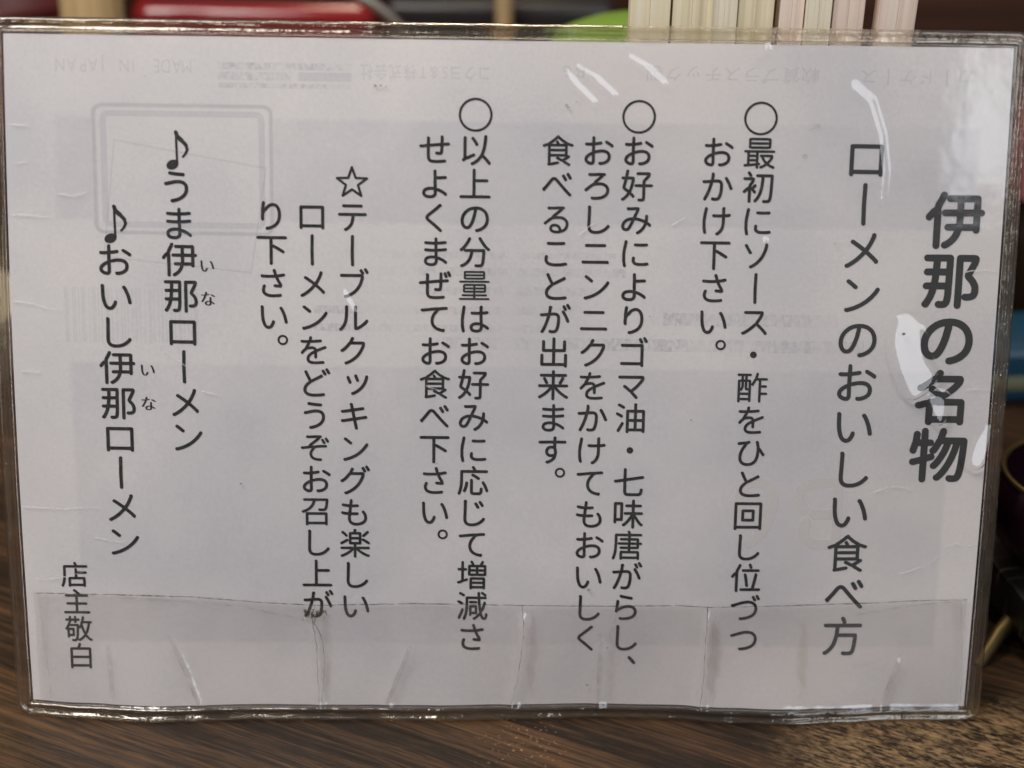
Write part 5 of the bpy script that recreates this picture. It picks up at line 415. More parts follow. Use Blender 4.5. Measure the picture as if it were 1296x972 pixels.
# ------------------------------------------------------------------ table
def wood_table_mat():
    mt = mat('dark_oiled_wood', (.05, .03, .02), .45)
    t = NT(mt); b = t.n['Principled BSDF']
    v = t.mapping(t.obj(), rot=(0, 0, R_(27)))
    wob = t.noise(t.mapping(v, (9, 30, 1)), 1, 2)
    off = t.add('ShaderNodeVectorMath', operation='MULTIPLY_ADD')
    cmb = t.add('ShaderNodeCombineXYZ'); t.link(t.math('SUBTRACT', wob, .5), cmb.inputs[1])
    t.link(cmb.outputs[0], off.inputs[0]); off.inputs[1].default_value = (.006, .006, .006); t.link(v, off.inputs[2])
    vv = off.outputs[0]
    broad = t.noise(t.mapping(vv, (10, 95, 1)), 1, 2, .5)
    fine = t.noise(t.mapping(vv, (16, 620, 1)), 1, 6, .74)
    pores = t.noise(t.mapping(vv, (120, 1500, 1)), 1, 3, .6)
    s = t.math('ADD', t.math('MULTIPLY', broad, .36), t.math('ADD', t.math('MULTIPLY', fine, .59), t.math('MULTIPLY', pores, .22)))
    c = t.ramp(s, [(.44, (.012, .0085, .0065)), (.55, (.028, .018, .012)), (.61, (.070, .038, .020)), (.68, (.13, .068, .032)), (.78, (.21, .115, .056))])
    pl = t.noise(t.mapping(vv, (3, 11, 1)), 1, 1)
    c = t.mix(t.math('MULTIPLY', t.math('SUBTRACT', .62, pl, clamp=True), 1.6, clamp=True), c, (.45, .40, .40), 'MULTIPLY')
    # worn, varnish-free patch near the right end of the sign
    sx = t.add('ShaderNodeSeparateXYZ'); t.link(t.obj(), sx.inputs[0])
    dx = t.math('DIVIDE', t.math('SUBTRACT', sx.outputs[0], .091), .034)
    dy = t.math('DIVIDE', t.math('SUBTRACT', sx.outputs[1], -.010), .016)
    d = t.math('SQRT', t.math('ADD', t.math('MULTIPLY', dx, dx), t.math('MULTIPLY', dy, dy)))
    wn = t.noise(t.mapping(v, (150, 460, 1)), 1, 6, .75)
    wn2 = t.noise(t.mapping(v, (420, 1250, 1)), 1, 5, .7)
    edge = t.math('SUBTRACT', 1.25, t.math('ADD', d, t.math('MULTIPLY', t.math('SUBTRACT', wn, .5), 1.2)), clamp=True)
    msk = t.math('MULTIPLY', t.math('MULTIPLY', edge, 2.2, clamp=True), t.math('MULTIPLY', t.math('SUBTRACT', t.math('ADD', t.math('MULTIPLY', wn2, .6), t.math('MULTIPLY', wn, .5)), .50), 9, clamp=True))
    c = t.mix(t.math('MULTIPLY', msk, .85), c, t.ramp(t.math('ADD', t.math('MULTIPLY', fine, .6), t.math('MULTIPLY', pores, .4)), [(.38, (.17, .105, .052)), (.52, (.33, .21, .105)), (.66, (.45, .31, .165))]))
    # a second, smaller worn spot at the far left end
    dx = t.math('DIVIDE', t.math('ADD', sx.outputs[0], .105), .018)
    dy = t.math('DIVIDE', t.math('SUBTRACT', sx.outputs[1], -.006), .018)
    d2 = t.math('SQRT', t.math('ADD', t.math('MULTIPLY', dx, dx), t.math('MULTIPLY', dy, dy)))
    e2 = t.math('SUBTRACT', 1.1, t.math('ADD', d2, t.math('MULTIPLY', t.math('SUBTRACT', wn, .5), 1.2)), clamp=True)
    c = t.mix(t.math('MULTIPLY', t.math('MULTIPLY', e2, wn2), .9), c, (.16, .10, .05))
    # dry crumbs of varnish below the middle
    dx = t.math('DIVIDE', t.math('SUBTRACT', sx.outputs[0], .004), .011)
    dy = t.math('DIVIDE', t.math('ADD', sx.outputs[1], .008), .012)
    d3 = t.math('SQRT', t.math('ADD', t.math('MULTIPLY', dx, dx), t.math('MULTIPLY', dy, dy)))
    spk = t.noise(t.mapping(t.obj(), (1100, 1100, 1)), 1, 2, .5)
    e3 = t.math('MULTIPLY', t.math('SUBTRACT', 1.0, d3, clamp=True), t.math('MULTIPLY', t.math('SUBTRACT', spk, .62), 12, clamp=True), clamp=True)
    c = t.mix(e3, c, (.42, .25, .13))
    t.link(c, b.inputs['Base Color'])
    hh = t.math('ADD', t.math('MULTIPLY', fine, .7), t.math('ADD', t.math('MULTIPLY', pores, .6), t.math('MULTIPLY', msk, .8)))
    t.link(t.bump(hh, .35, .0006), b.inputs['Normal'])
    t.link(t.math('ADD', t.math('MULTIPLY', fine, .35), .30), b.inputs['Roughness'])
    b.inputs['Specular IOR Level'].default_value = .22
    return mt
bm = bmesh.new(); add_box(bm, (-.75, -.42, ZT - .03), (.75, .36, ZT), .003)
tag(bm_obj('table', bm, wood_table_mat()), kind='structure')

def panel_mat():
    mt = mat('dark_panel_wood', (.05, .02, .012), .4)
    t = NT(mt); b = t.n['Principled BSDF']
    v = t.mapping(t.obj(), (6, 1, 90))
    n = t.noise(v, 1, 4, .6, .3)
    t.link(t.ramp(n, [(.3, (.02, .008, .005)), (.55, (.065, .024, .012)), (.75, (.12, .048, .024))]), b.inputs['Base Color'])
    return mt
bm = bmesh.new()
for k in range(5):
    add_box(bm, (-.75, .365, -.10 + k * .11), (.75, .385, .007 + k * .11), .002)
tag(bm_obj('wall', bm, panel_mat()), kind='structure')

# ------------------------------------------------------------------ the sign: surface that everything on it follows
LEAN = R_(15)
NRM = Vector((0, -math.cos(LEAN), math.sin(LEAN)))
AXV = Vector((0, math.sin(LEAN), math.cos(LEAN)))
def seg_dist(p, pts):
    best = 1e9; bt = 0; acc = 0
    L = [math.dist(a, b) for a, b in zip(pts, pts[1:])]; T = sum(L)
    sd = 0
    for (a, b), l in zip(zip(pts, pts[1:]), L):
        if l < 1e-6: continue
        dx, dy = b[0] - a[0], b[1] - a[1]
        t = max(0, min(1, ((p[0] - a[0]) * dx + (p[1] - a[1]) * dy) / (l * l)))
        qx, qy = a[0] + dx * t, a[1] + dy * t
        d = math.hypot(p[0] - qx, p[1] - qy)
        if d < best:
            best = d; bt = (acc + t * l) / T; foot = (qx, qy)
        acc += l
    return best, bt, foot
WAVE = [(-93, 0), (-82, 1.0), (-68, 1.9), (-45, 1.0), (-12, 1.0), (2, .5), (18, 0), (34, .3), (45, 1.2), (55, 1.5), (66, 1.0), (78, .2), (93, 0)]
def S(u, v, n=0.0):
    """point on the sign, u across, v up from the foot of the paper, n out towards the reader (mm)"""
    k = math.sin(math.pi * max(0, min(1, v / 128)))
    uu = u - .9 * k * smoothstep(-60, -92, u) + .5 * k * smoothstep(60, 92, u)
    h = .55 * math.sin(u / 31 + 1) * math.sin(v / 38 + .4) + .35 * math.sin(u / 17 - v / 29)
    h *= smoothstep(0, 30, v) * smoothstep(130, 105, v) * smoothstep(94, 75, abs(u))
    if -4 < v < 26:
        for k, c in enumerate(CREASES):
            if abs(u - c[1][0]) < 8:
                d, t, f = seg_dist((u, v), c)
                h += (.30, .26, .30, .2, .22, .16, .22, .15)[k] * math.exp(-(d / 1.15) ** 2) * smoothstep(0, .25, t)
        h += .16 * noise.noise(Vector((u / 7, v / 22, 70))) * smoothstep(24, 16, v)
    w = interp(WAVE, u) * max(0, 1 - max(v, -3) / 24.0) ** 2 if v < 24 else 0
    p = Vector((uu, 0, 0)) + AXV * (v + 4.5) + NRM * (n + h) + Vector((0, -w, 0))
    return p * MM

CREASES = [[(-36.2, 20.2), (-36.7, 17.5), (-35.9, 12.5), (-35.6, 6), (-35.4, .2)], [(3.7, 20.7), (4.1, 14.7), (3.2, 6.5), (1.8, .2)],
           [(39.6, 20.7), (39.5, 15), (39.3, 6.8), (38.8, .2)], [(-64.3, 14.1), (-61.4, 7.6), (-58.6, .2)], [(-17.7, 12.1), (-20, 6.3), (-22.3, .5)],
           [(19.1, 14.9), (19.05, .2)], [(77.7, 11.1), (76.1, 5.5), (74.4, .2)], [(-76, 12), (-75.2, .3)]]
sign = tag(empty('table_sign', (0, 0, ZT)),
           'clear plastic sleeve holding a white sheet of Japanese writing, propped upright in front', 'sign')
def SL(u, v, n=0.0):
    return S(u, v, n) - Vector((0, 0, ZT))               # same, in the sign's own space

def grid_obj(name, u0, u1, v0, v1, step, nfun, material, parent):
    nu = max(2, int((u1 - u0) / step) + 1); nv = max(2, int((v1 - v0) / step) + 1)
    vs = [SL(u0 + (u1 - u0) * i / (nu - 1), v0 + (v1 - v0) * j / (nv - 1),
             nfun(u0 + (u1 - u0) * i / (nu - 1), v0 + (v1 - v0) * j / (nv - 1))) for j in range(nv) for i in range(nu)]
    fs = [(j * nu + i, j * nu + i + 1, (j + 1) * nu + i + 1, (j + 1) * nu + i) for j in range(nv - 1) for i in range(nu - 1)]
    return mesh_obj(name, vs, fs, material, parent, True)

# paper
def paper_mat():
    mt = mat('copier_paper', (.80, .785, .76), .85)
    t = NT(mt); b = t.n['Principled BSDF']
    b.inputs['Specular IOR Level'].default_value = .15
    v = t.obj()
    n = t.noise(v, 1400, 3, .6); bl = t.noise(v, 26, 3, .5); st = t.noise(t.mapping(v, (1, 1, 1), loc=(.3, .1, 0)), 17, 2, .5)
    c = t.ramp(t.math('ADD', t.math('MULTIPLY', bl, .7), t.math('MULTIPLY', n, .3)), [(.36, (.665, .648, .672)), (.64, (.81, .772, .755))])
    c = t.mix(t.math('MULTIPLY', t.math('SUBTRACT', st, .52, clamp=True), 1.8, clamp=True), c, (.78, .722, .70))
    t.link(c, b.inputs['Base Color'])
    t.link(t.bump(t.math('ADD', n, t.math('MULTIPLY', bl, .6)), .12, .0003), b.inputs['Normal'])
    return mt
paper = grid_obj('paper', -91.2, 91.2, 0, 128.2, .8, lambda u, v: 0.0, paper_mat(), sign)
M_INSERT = mat('insert_card_grey', (.60, .60, .61), .9)
grid_obj('backing_card', -90.5, 90.5, .3, 127.6, 3.2, lambda u, v: -.35, M_INSERT, sign)

# ---- lettering
def decode(s):
    loops = []
    nb = len(ALPHABET)
    for part in s.split(' '):
        q = [ALPHABET.index(ch) for ch in part]
        w = [(q[i] * nb + q[i + 1]) / 1000 - .2 for i in range(0, len(q), 2)]
        loops.append([(w[i], w[i + 1]) for i in range(0, len(w), 2)])
    return loops
CACHE = {}
def glyph(style, ch):
    k = (style, ch)
    if k not in CACHE:
        CACHE[k] = decode(GLYPHS[style][ch])
    return CACHE[k]

def fill_mesh(loops):
    """flat filled mesh (holes kept) from closed 2-D loops"""
    cu = bpy.data.curves.new('outline', 'CURVE')
    cu.dimensions = '2D'; cu.fill_mode = 'BOTH'
    for L in loops:
        sp = cu.splines.new('POLY'); sp.points.add(len(L) - 1)
        for p, (x, y) in zip(sp.points, L): p.co = (x, y, 0, 1)
        sp.use_cyclic_u = True
    ob = bpy.data.objects.new('outline', cu); COL.objects.link(ob)
    dg = bpy.context.evaluated_depsgraph_get()
    me = bpy.data.meshes.new_from_object(ob.evaluated_get(dg))
    bpy.data.objects.remove(ob); bpy.data.curves.remove(cu)
    vs = [(v.co.x, v.co.y) for v in me.vertices]; fs = [tuple(p.vertices) for p in me.polygons]
    bpy.data.meshes.remove(me)
    return vs, fs

def print_loops(name, loops, material, parent, n):
    vs, fs = fill_mesh(loops)
    return mesh_obj(name, [SL(x, y, n) for x, y in vs], fs, material, parent)

def ink_mat():
    mt = mat('black_toner', (.022, .022, .024), .6)
    t = NT(mt); b = t.n['Principled BSDF']
    n = t.noise(t.obj(), 900, 3, .6)
    t.link(t.ramp(n, [(.35, (.014, .014, .016)), (.7, (.045, .043, .044))]), b.inputs['Base Color'])
    b.inputs['Specular IOR Level'].default_value = .25
    return mt
INK = ink_mat()
INK_SOFT = mat('grey_toner', (.033, .033, .035), .55)
N_INK = .10
rng = random.Random(4)

def column(text, em, top, bottom, style='regular', name='text_column', grow=1.0):
    """one vertical line of writing; top and bottom are the centres of its first and last character"""
    loops = []
    cnt = len(text)
    for i, ch in enumerate(text):
        t = i / (cnt - 1)
        cx = top[0] + (bottom[0] - top[0]) * t; cy = top[1] + (bottom[1] - top[1]) * t
        ox = oy = 0.0
        if ch in '。、': ox, oy = .56, .58
        if ch == 'ッ': ox, oy = .10, .10
        e = em * grow
        for L in glyph(style, ch):
            loops.append([(cx + (x - .5 + ox) * e, cy + (y - .38 + oy) * e) for x, y in L])
    return print_loops(name, loops, INK_SOFT if name == 'heading' else INK, paper, N_INK)

P0, DP = 114.82, 6.315
def row(k): return P0 - DP * k
column('伊那の名物', 11.3, (82.4, 96.6), (82.3, 51.3), 'heavy', 'heading')
column('ローメンのおいしい食べ方', 8.5, (65.5, 107.8), (66.3, 14.6), name='heading')
column('○最初にソース・酢をひと回し位づつ', 6.3, (45.8, row(0)), (47.0, row(16) + .1))
column('おかけ下さい。', 6.3, (38.2, row(1)), (38.5, row(7)))
column('○お好みによりゴマ油・七味唐がらし、', 6.3, (23.5, row(0)), (23.8, row(17) + .2))
column('おろしニンニクをかけてもおいしく', 6.3, (16.2, row(1)), (16.4, row(16)))
column('食べることが出来ます。', 6.3, (8.8, row(1)), (8.9, row(11)))
column('○以上の分量はお好みに応じて増減さ', 6.3, (-6.3, row(0)), (-5.9, row(16)))
column('せよくまぜてお食べ下さい。', 6.3, (-13.6, row(1)), (-13.3, row(13)))
column('☆テーブルクッキングも楽しい', 6.3, (-28.8, row(2)), (-28.4, row(15) - .2))
column('ローメンをどうぞお召し上が', 6.3, (-36.2, row(3)), (-35.7, row(15)))
column('り下さい。', 6.3, (-43.7, row(3)), (-43.4, row(7)))
column('♪うま伊那ローメン', 6.9, (-61.0, 107.7), (-60.1, 53.4))
column('♪おいし伊那ローメン', 6.9, (-72.5, 93.9), (-72.5, 32.5))
column('店主敬白', 5.5, (-81.9, 25.7), (-81.4, 9.4))
column('いな', 3.1, (-55.65, 86.3), (-55.6, 80.1), 'brush', 'reading_gloss')
column('いな', 3.1, (-67.1, 66.3), (-67.1, 59.8), 'brush', 'reading_gloss')

# ---- print of the card behind, faintly showing through the paper
G_BAND = alpha_mat('show_through_band', (.34, .38, .52), .027, noise_scale=40, lo=.15, hi=.6)
G_INK = alpha_mat('show_through_ink', (.27, .31, .44), .095)
G_LINE = alpha_mat('show_through_line', (.27, .31, .42), .075)
def rect(x0, y0, x1, y1): return [(x0, y0), (x1, y0), (x1, y1), (x0, y1)]
def band(x0, y0, x1, y1, material, n):
    return grid_obj('show_through_print', x0, x1, y0, y1, 2.5, lambda u, v: n, material, paper)
for q in range(3):
    band(-82.6 + .3 * q, 94.4 + .3 * q, -75.7 - .2 * q, 113.8 - .3 * q, G_BAND, .010 + .006 * q)
    band(-43.3 + .2 * q, 94.4 + .3 * q, 86.2 - .3 * q, 113.8 - .3 * q, G_BAND, .010 + .006 * q)
    band(-81.1 + .3 * q, 12.1 + .3 * q, 84.4 - .3 * q, 67.8 - .3 * q, G_BAND, .010 + .006 * q)
def ribbon(pts, w, closed=False):
    pts = [Vector(p) for p in pts]
    L, Rr = [], []
    for i, p in enumerate(pts):
        a = pts[(i - 1) % len(pts)] if closed else pts[max(i - 1, 0)]
        b = pts[(i + 1) % len(pts)] if closed else pts[min(i + 1, len(pts) - 1)]
        d = (b - a).normalized(); nn = Vector((-d.y, d.x))
        ww = w(i / max(1, len(pts) - 1)) if callable(w) else w
        L.append(tuple(p + nn * ww / 2)); Rr.append(tuple(p - nn * ww / 2))
    if closed: return [L, Rr]
    return [L + Rr[::-1]]
def rrect(x0, y0, x1, y1, r):
    out = []
    for cx, cy, a0 in ((x1 - r, y1 - r, 0), (x0 + r, y1 - r, 90), (x0 + r, y0 + r, 180), (x1 - r, y0 + r, 270)):
        for k in range(7):
            a = R_(a0 + 15 * k); out.append((cx + r * math.cos(a), cy + r * math.sin(a)))
    return out
print_loops('show_through_print', ribbon(rrect(-75.5, 92.3, -43.5, 115.7, 1.5), .5, True), G_INK, paper, .04)
print_loops('show_through_print', ribbon(rrect(-73.8, 93.8, -45.2, 114.2, 1.0), 1.1, True), G_INK, paper, .046)
print_loops('show_through_print', ribbon(rrect(-75.5, 92.3, -43.5, 115.7, 1.5), .9, True), alpha_mat('show_through_blur', (.25, .29, .38), .06), paper, .037)
print_loops('show_through_print', ribbon([(-71.9, 109.3), (-44.5, 104.5), (-47.5, 85.1), (-74.3, 87.7)], .45, True), G_LINE, paper, .045)
def upside_down(text, em, x_left, x_right, yc):
    """one line of the card's print, turned by 180 degrees as it stands behind the paper"""
    wid = [.36 if ch == 'I' else .45 if ch == 'J' else .74 if ch in 'ADENPJTSB6&M' else 1.0 for ch in text]
    tot = sum(wid); sc = (x_right - x_left) / tot
    x = x_right; loops = []
    for ch, w in zip(text, wid):
        if ch != ' ':
            for L in glyph('regular', ch):
                loops.append([(x - (px - (0 if w == 1 else .0)) * sc, yc - (py - .38) * em) for px, py in L])
        x -= w * sc
    return print_loops('show_through_print', loops, G_INK, paper, .04)
upside_down('MADE IN JAPAN', 3.6, -82.1, -57.5, 122.6)
upside_down('コクヨS&T株式会社', 3.2, -27.4, -3.5, 122.2)
upside_down('カードケース  軟質プラスチック製   B6', 3.2, 8.4, 84.6, 122.7)
# lines of print too faint to read: rows of blurred dark flecks
G_ROW = mat('show_through_row', (.25, .29, .40), .9)
def row_mat():
    t = NT(G_ROW); pb = t.n['Principled BSDF']; pb.inputs['Specular IOR Level'].default_value = .1
    v = t.obj()
    n = t.noise(t.mapping(v, (1500, 900, 900)), 1, 2, .6); g = t.noise(t.mapping(v, (160, 20, 20)), 1, 2)
    a = t.math('MULTIPLY', t.math('SUBTRACT', n, .36, clamp=True), t.math('MULTIPLY', t.math('SUBTRACT', g, .30, clamp=True), 2.2, clamp=True))
    t.link(t.math('MULTIPLY', a, .75, clamp=True), pb.inputs['Alpha'])
row_mat()
for (x0, x1, y, hh_) in ((-53, -29, 123.0, 1.3), (-53, -39.5, 121.2, 1.5), (-53, -29, 119.5, .9), (29, 62, 77.2, 2.4), (-12, 67, 72.2, 2.4), (-24, 22, 85.8, 1.6), (-24, 17, 82.2, 1.6), (-36, 12, 78.4, 1.5), (-36, 8, 75.0, 1.5), (-24, 20, 88.9, 1.2)):
    band(x0, y - hh_ / 2, x1, y + hh_ / 2, G_ROW, .043)
band(-38.4, 120.4, -28.8, 122.0, G_INK, .03)
rb = random.Random(11); bars = []; x = -81.6
while x < -58:
    w = rb.choice((.25, .25, .5, .75)); bars.append(rect(x, 71.4, x + w, 81.9)); x += w + rb.choice((.3, .3, .6))
print_loops('show_through_print', bars, alpha_mat('show_through_bars', (.27, .31, .44), .045), paper, .04)
G_PALE = alpha_mat('show_through_pale', (.86, .83, .81), .50)
# big pale B6 turned upside down in the lower band
def big(ch, x_right, yc, em):
    return [[(x_right - px * em, yc - (py - .34) * em) for px, py in L] for L in glyph('regular', ch)]
print_loops('show_through_print', big('B', 66.5, 39.5, 21) + big('6', 53.5, 39.5, 21), G_PALE, paper, .05)

# ------------------------------------------------------------------ clear sleeve
# where the film is puffed up it mirrors the window; each puff leans the film just enough for that
def lean_for(u, v):
    p = S(u, v)
    a = (CAM_POS - p).normalized(); b = (WIN_POS - p).normalized()
    h = (a + b).normalized()
    hn = h.dot(NRM)
    return -h.x / hn, -h.dot(AXV) / hn                   # wanted film slope along u and v
def in_poly(p, poly):
    c = False
    for (x0, y0), (x1, y1) in zip(poly, poly[1:] + poly[:1]):
        if (y0 > p[1]) != (y1 > p[1]) and p[0] < x0 + (p[1] - y0) * (x1 - x0) / (y1 - y0): c = not c
    return c
STREAKS = [  # centre line, half width at start / middle / end (mm)
    ([(10.3, 122.6), (11.6, 120.6), (14.9, 117.5)], (.42,.36,.2)),
    ([(11.9, 123.6), (15.3, 121.7), (18.6, 118.8)], (.3,.42,.2)),
    ([(21.2, 125.6), (24.5, 123.7), (27.6, 121.0)], (.22,.48,.2)),
    ([(44.2, 126.9), (45.9, 127.6)], (.4,.4,.3)),
    ([(62.0, 121.1), (65.4, 118.3), (67.5, 112.5), (68.5, 105.9), (68.4, 100.6)], (.55,.52,.36)),
    ([(-30.4, 81.9), (-28.5, 78.3)], (.3, .4, .25)),
    ([(45.7, 91.2), (47.1, 92.4)], (.35, .4, .3)),
]
BLOBS = [
    [(74.3, 78.6), (72.5, 75.6), (72.4, 72.2), (73.9, 67.3), (76.2, 63.5), (79.9, 66.8), (77.9, 70.8), (76.5, 76.8)],
    [(79.5, 62.7), (82.2, 62.7), (82.5, 60.5), (82.0, 58.6), (81.0, 58.9)],
    [(87.8, 50.5), (89.0, 54.5), (91.0, 56.6), (91.2, 53.5), (89.8, 50.0)],
]
BLOBS = [[(x, y) for x, y in catmull([P_[-1]] + P_ + P_[:2], 6)[6:-6]] for P_ in BLOBS]
def film_height(u, v):
    h = .55 + .25 * noise.noise(Vector((u / 30, v / 30, 3))) + .035 * noise.noise(Vector((u / 7, v / 7, 8)))
    for pts, ws in STREAKS:
        if min(p[0] for p in pts) - 4 < u < max(p[0] for p in pts) + 4 and min(p[1] for p in pts) - 4 < v < max(p[1] for p in pts) + 4:
            d, t, f = seg_dist((u, v), pts)
            w = ws[0] + (ws[1] - ws[0]) * t * 2 if t < .5 else ws[1] + (ws[2] - ws[1]) * (t * 2 - 1)
            fall = smoothstep(w + 1.0, w * .7, d)
            if fall > 0:
                gu, gv = lean_for(*f)
                h += ((u - f[0]) * gu + (v - f[1]) * gv) * fall + .25 * fall
    for poly in BLOBS:
        cx = sum(p[0] for p in poly) / len(poly); cy = sum(p[1] for p in poly) / len(poly)
        if abs(u - cx) < 12 and abs(v - cy) < 14:
            d = seg_dist((u, v), poly + poly[:1])[0]
            fall = 1 if in_poly((u, v), poly) else smoothstep(1.6, 0, d)
            if fall > 0:
                gu, gv = lean_for(cx, cy)
                h += ((u - cx) * gu + (v - cy) * gv + 1.2) * fall
    return max(.2, h)
FILM = film_mat('clear_film', (.985, .985, .985), .10, 2.0, bump=(90, .09, .0012))
grid_obj('front_film', -91.6, 91.6, -.4, 128.6, .36, film_height, FILM, sign)
grid_obj('back_film', -91.6, 91.6, -.4, 128.6, 4, lambda u, v: -1.0, film_mat('clear_back_film', (.97, .97, .96), .06, 2.0), sign)

def rim_mat():
    mt = mat('clear_vinyl', (.93, .92, .90), .07, **{'Transmission Weight': 1.0, 'IOR': 1.46})
    t = NT(mt); b = t.n['Principled BSDF']
    v = t.obj()
    n = t.math('ADD', t.noise(v, 230, 4, .6), t.math('MULTIPLY', t.noise(v, 900, 2, .5), .10))
    t.link(t.bump(n, .22, .0009), b.inputs['Normal'])
    t.link(t.ramp(t.noise(v, 60, 3), [(.35, (.97, .95, .91)), (.7, (.92, .85, .74))]), b.inputs['Base Color'])  # warm reflections of the surroundings are tinted into the vinyl's colour
    # clear and glossy share lightens the rim; its warm tint imitates reflected surroundings
    tr = t.add('ShaderNodeBsdfTransparent'); tr.inputs[0].default_value = (.96, .935, .89, 1)
    gl = t.add('ShaderNodeBsdfGlossy'); gl.inputs['Roughness'].default_value = .10; gl.inputs[0].default_value = (1, .95, .85, 1)
    t.link(t.bump(n, .3, .0010), gl.inputs['Normal'])
    m1 = t.add('ShaderNodeMixShader'); m1.inputs[0].default_value = .15
    t.link(tr.outputs[0], m1.inputs[1]); t.link(gl.outputs[0], m1.inputs[2])
    m2 = t.add('ShaderNodeMixShader'); m2.inputs[0].default_value = .66
    t.link(b.outputs[0], m2.inputs[1]); t.link(m1.outputs[0], m2.inputs[2])
    t.link(m2.outputs[0], t.out.inputs[0])
    return mt
def sweep_rim():
    prof = [(.0, .12), (.35, .62), (.75, .76), (1.05, .52), (1.35, .44), (1.65, .50), (1.95, .78), (2.35, .86), (2.70, .62), (2.85, .1),
            (2.70, -.62), (2.35, -.86), (1.9, -.7), (1.2, -.55), (.5, -.75), (.0, -.30)]
    base = []                                            # path of the paper's edge with corner turning
    x1, y0, y1 = 91.5, -.25, 128.4
    def side(a, b, n, dirn):
        for k in range(n):
            t = k / (n - 1)
            base.append((a[0] + (b[0] - a[0]) * t, a[1] + (b[1] - a[1]) * t, dirn, dirn))
    def corner(c, a0):
        for k in range(1, 8):
            a = R_(a0 + 90 * k / 8); base.append((c[0], c[1], (math.cos(a), math.sin(a)), None))
    side((-x1, y0), (x1, y0), 220, (0, -1)); corner((x1, y0), -90)
    side((x1, y0), (x1, y1), 160, (1, 0)); corner((x1, y1), 0)
    side((x1, y1), (-x1, y1), 220, (0, 1)); corner((-x1, y1), 90)
    side((-x1, y1), (-x1, y0), 160, (-1, 0)); corner((-x1, y0), 180)
    vs = []; m_ = len(prof)
    for i, (x, y, d, _) in enumerate(base):
        for j, (o, n) in enumerate(prof):
            wob = .10 * noise.noise(Vector((x / 9, y / 9, j * .7))) * (o / 2.8)
            nn = n * (1 + .22 * noise.noise(Vector((x / 5, y / 5, 20 + j * .35))) + .12 * noise.noise(Vector((x / 1.6, y / 1.6, 40 + j))))
            oo = o + wob
            # the welded corners are a little rounder outside
            vs.append(SL(x + d[0] * oo, y + d[1] * oo, nn))
    n_ = len(base); fs = []
    for i in range(n_):
        for j in range(m_):
            a = i * m_ + j; b = i * m_ + (j + 1) % m_; i2 = (i + 1) % n_
            fs.append((a, b, i2 * m_ + (j + 1) % m_, i2 * m_ + j))
    return mesh_obj('sleeve_rim', vs, [f[::-1] for f in fs], rim_mat(), sign, True)
sweep_rim()

# ------------------------------------------------------------------ strip of clear tape along the foot
TAPE_TOP = [(-89.7, 22.3), (-80, 22.1), (-60.3, 21.8), (-46.7, 20.8), (-36, 20.25), (-17.7, 20.7), (.6, 20.75), (19, 20.75), (34.3, 21.05),
            (40.4, 20.75), (55.8, 21.2), (71.2, 21.7), (83.5, 22.3), (89.9, 22.5)]
def tape_top(u):
    for (x0, y0), (x1, y1) in zip(TAPE_TOP, TAPE_TOP[1:]):
        if u <= x1: return y0 + (y1 - y0) * (u - x0) / (x1 - x0)
    return TAPE_TOP[-1][1]
def tape_n(u, v):
    h = .95 + .30 * noise.noise(Vector((u / 30, v / 30, 3))) + .06 * noise.noise(Vector((u / 5, v / 9, 50)))
    for k, c in enumerate(CREASES):
        if abs(u - c[0][0]) < 9:
            d, t, f = seg_dist((u, v), c)
            a = .40 if k < 3 else .13
            h += a * math.exp(-(d / .8) ** 2) * smoothstep(0, .15, t)
    return h + .5 * smoothstep(.8, -.3, v)
def tape_mat():
    mt = film_mat('aged_clear_tape', (.985, .975, .975), .12, 2.4, bump=(180, .22, .001), haze=.03)
    return mt
def build_tape():
    nu, nv = 420, 52
    vs = []
    for j in range(nv):
        for i in range(nu):
            u = -89.6 + 179.4 * i / (nu - 1)
            top = tape_top(u)
            v = -.3 + (top + .3) * j / (nv - 1)
            vs.append(SL(u, v, tape_n(u, v)))
    fs = [(j * nu + i, j * nu + i + 1, (j + 1) * nu + i + 1, (j + 1) * nu + i) for j in range(nv - 1) for i in range(nu - 1)]
    return mesh_obj('adhesive_tape', vs, fs, tape_mat(), sign, True)
tape = build_tape()

GRIME = alpha_mat('grime_in_crease', (.07, .045, .03), .75, noise_scale=700, lo=.30, hi=.62)
GRIME_SOFT = alpha_mat('grime_smear', (.20, .15, .11), .30, noise_scale=260, lo=.38, hi=.75)
STAIN = alpha_mat('tea_stain', (.36, .26, .18), .095, noise_scale=120, lo=.30, hi=.75)
CREASE_GLINT = alpha_mat('white_crease_glint', (.88, .88, .86), .55, rough=.4, noise_scale=500, lo=.30, hi=.55)  # pale colour stands in for light glinting off creased plastic
def jitter(pts, amp, n=7, seed=0):
    r = random.Random(seed)
    return [(x + r.uniform(-amp, amp), y + r.uniform(-amp, amp)) for x, y in catmull(pts, n)]
def strip(name, pts, w, material, parent, n):
    pts = [Vector(p) for p in pts]
    vs = []
    for i, p in enumerate(pts):
        d = (pts[min(i + 1, len(pts) - 1)] - pts[max(i - 1, 0)]).normalized(); nn = Vector((-d.y, d.x))
        ww = w(i / (len(pts) - 1)) if callable(w) else w
        for s_ in (-.5, .5):
            q = p + nn * ww * s_
            vs.append(SL(q.x, q.y, n(q.x, q.y)))
    fs = [(2 * i, 2 * i + 1, 2 * i + 3, 2 * i + 2) for i in range(len(pts) - 1)]
    return mesh_obj(name, vs, fs, material, parent)
def over_tape(u, v): return tape_n(u, min(v, tape_top(u))) + .06
rw = random.Random(21)
strip('grime_line', [(u, tape_top(u) - .02 + .06 * noise.noise(Vector((u / 2, 0, 0)))) for u in [-89.5 + .6 * k for k in range(300)]],
      lambda t: .16 + .10 * abs(math.sin(t * 41)) * abs(math.sin(t * 13)), GRIME, tape, over_tape)
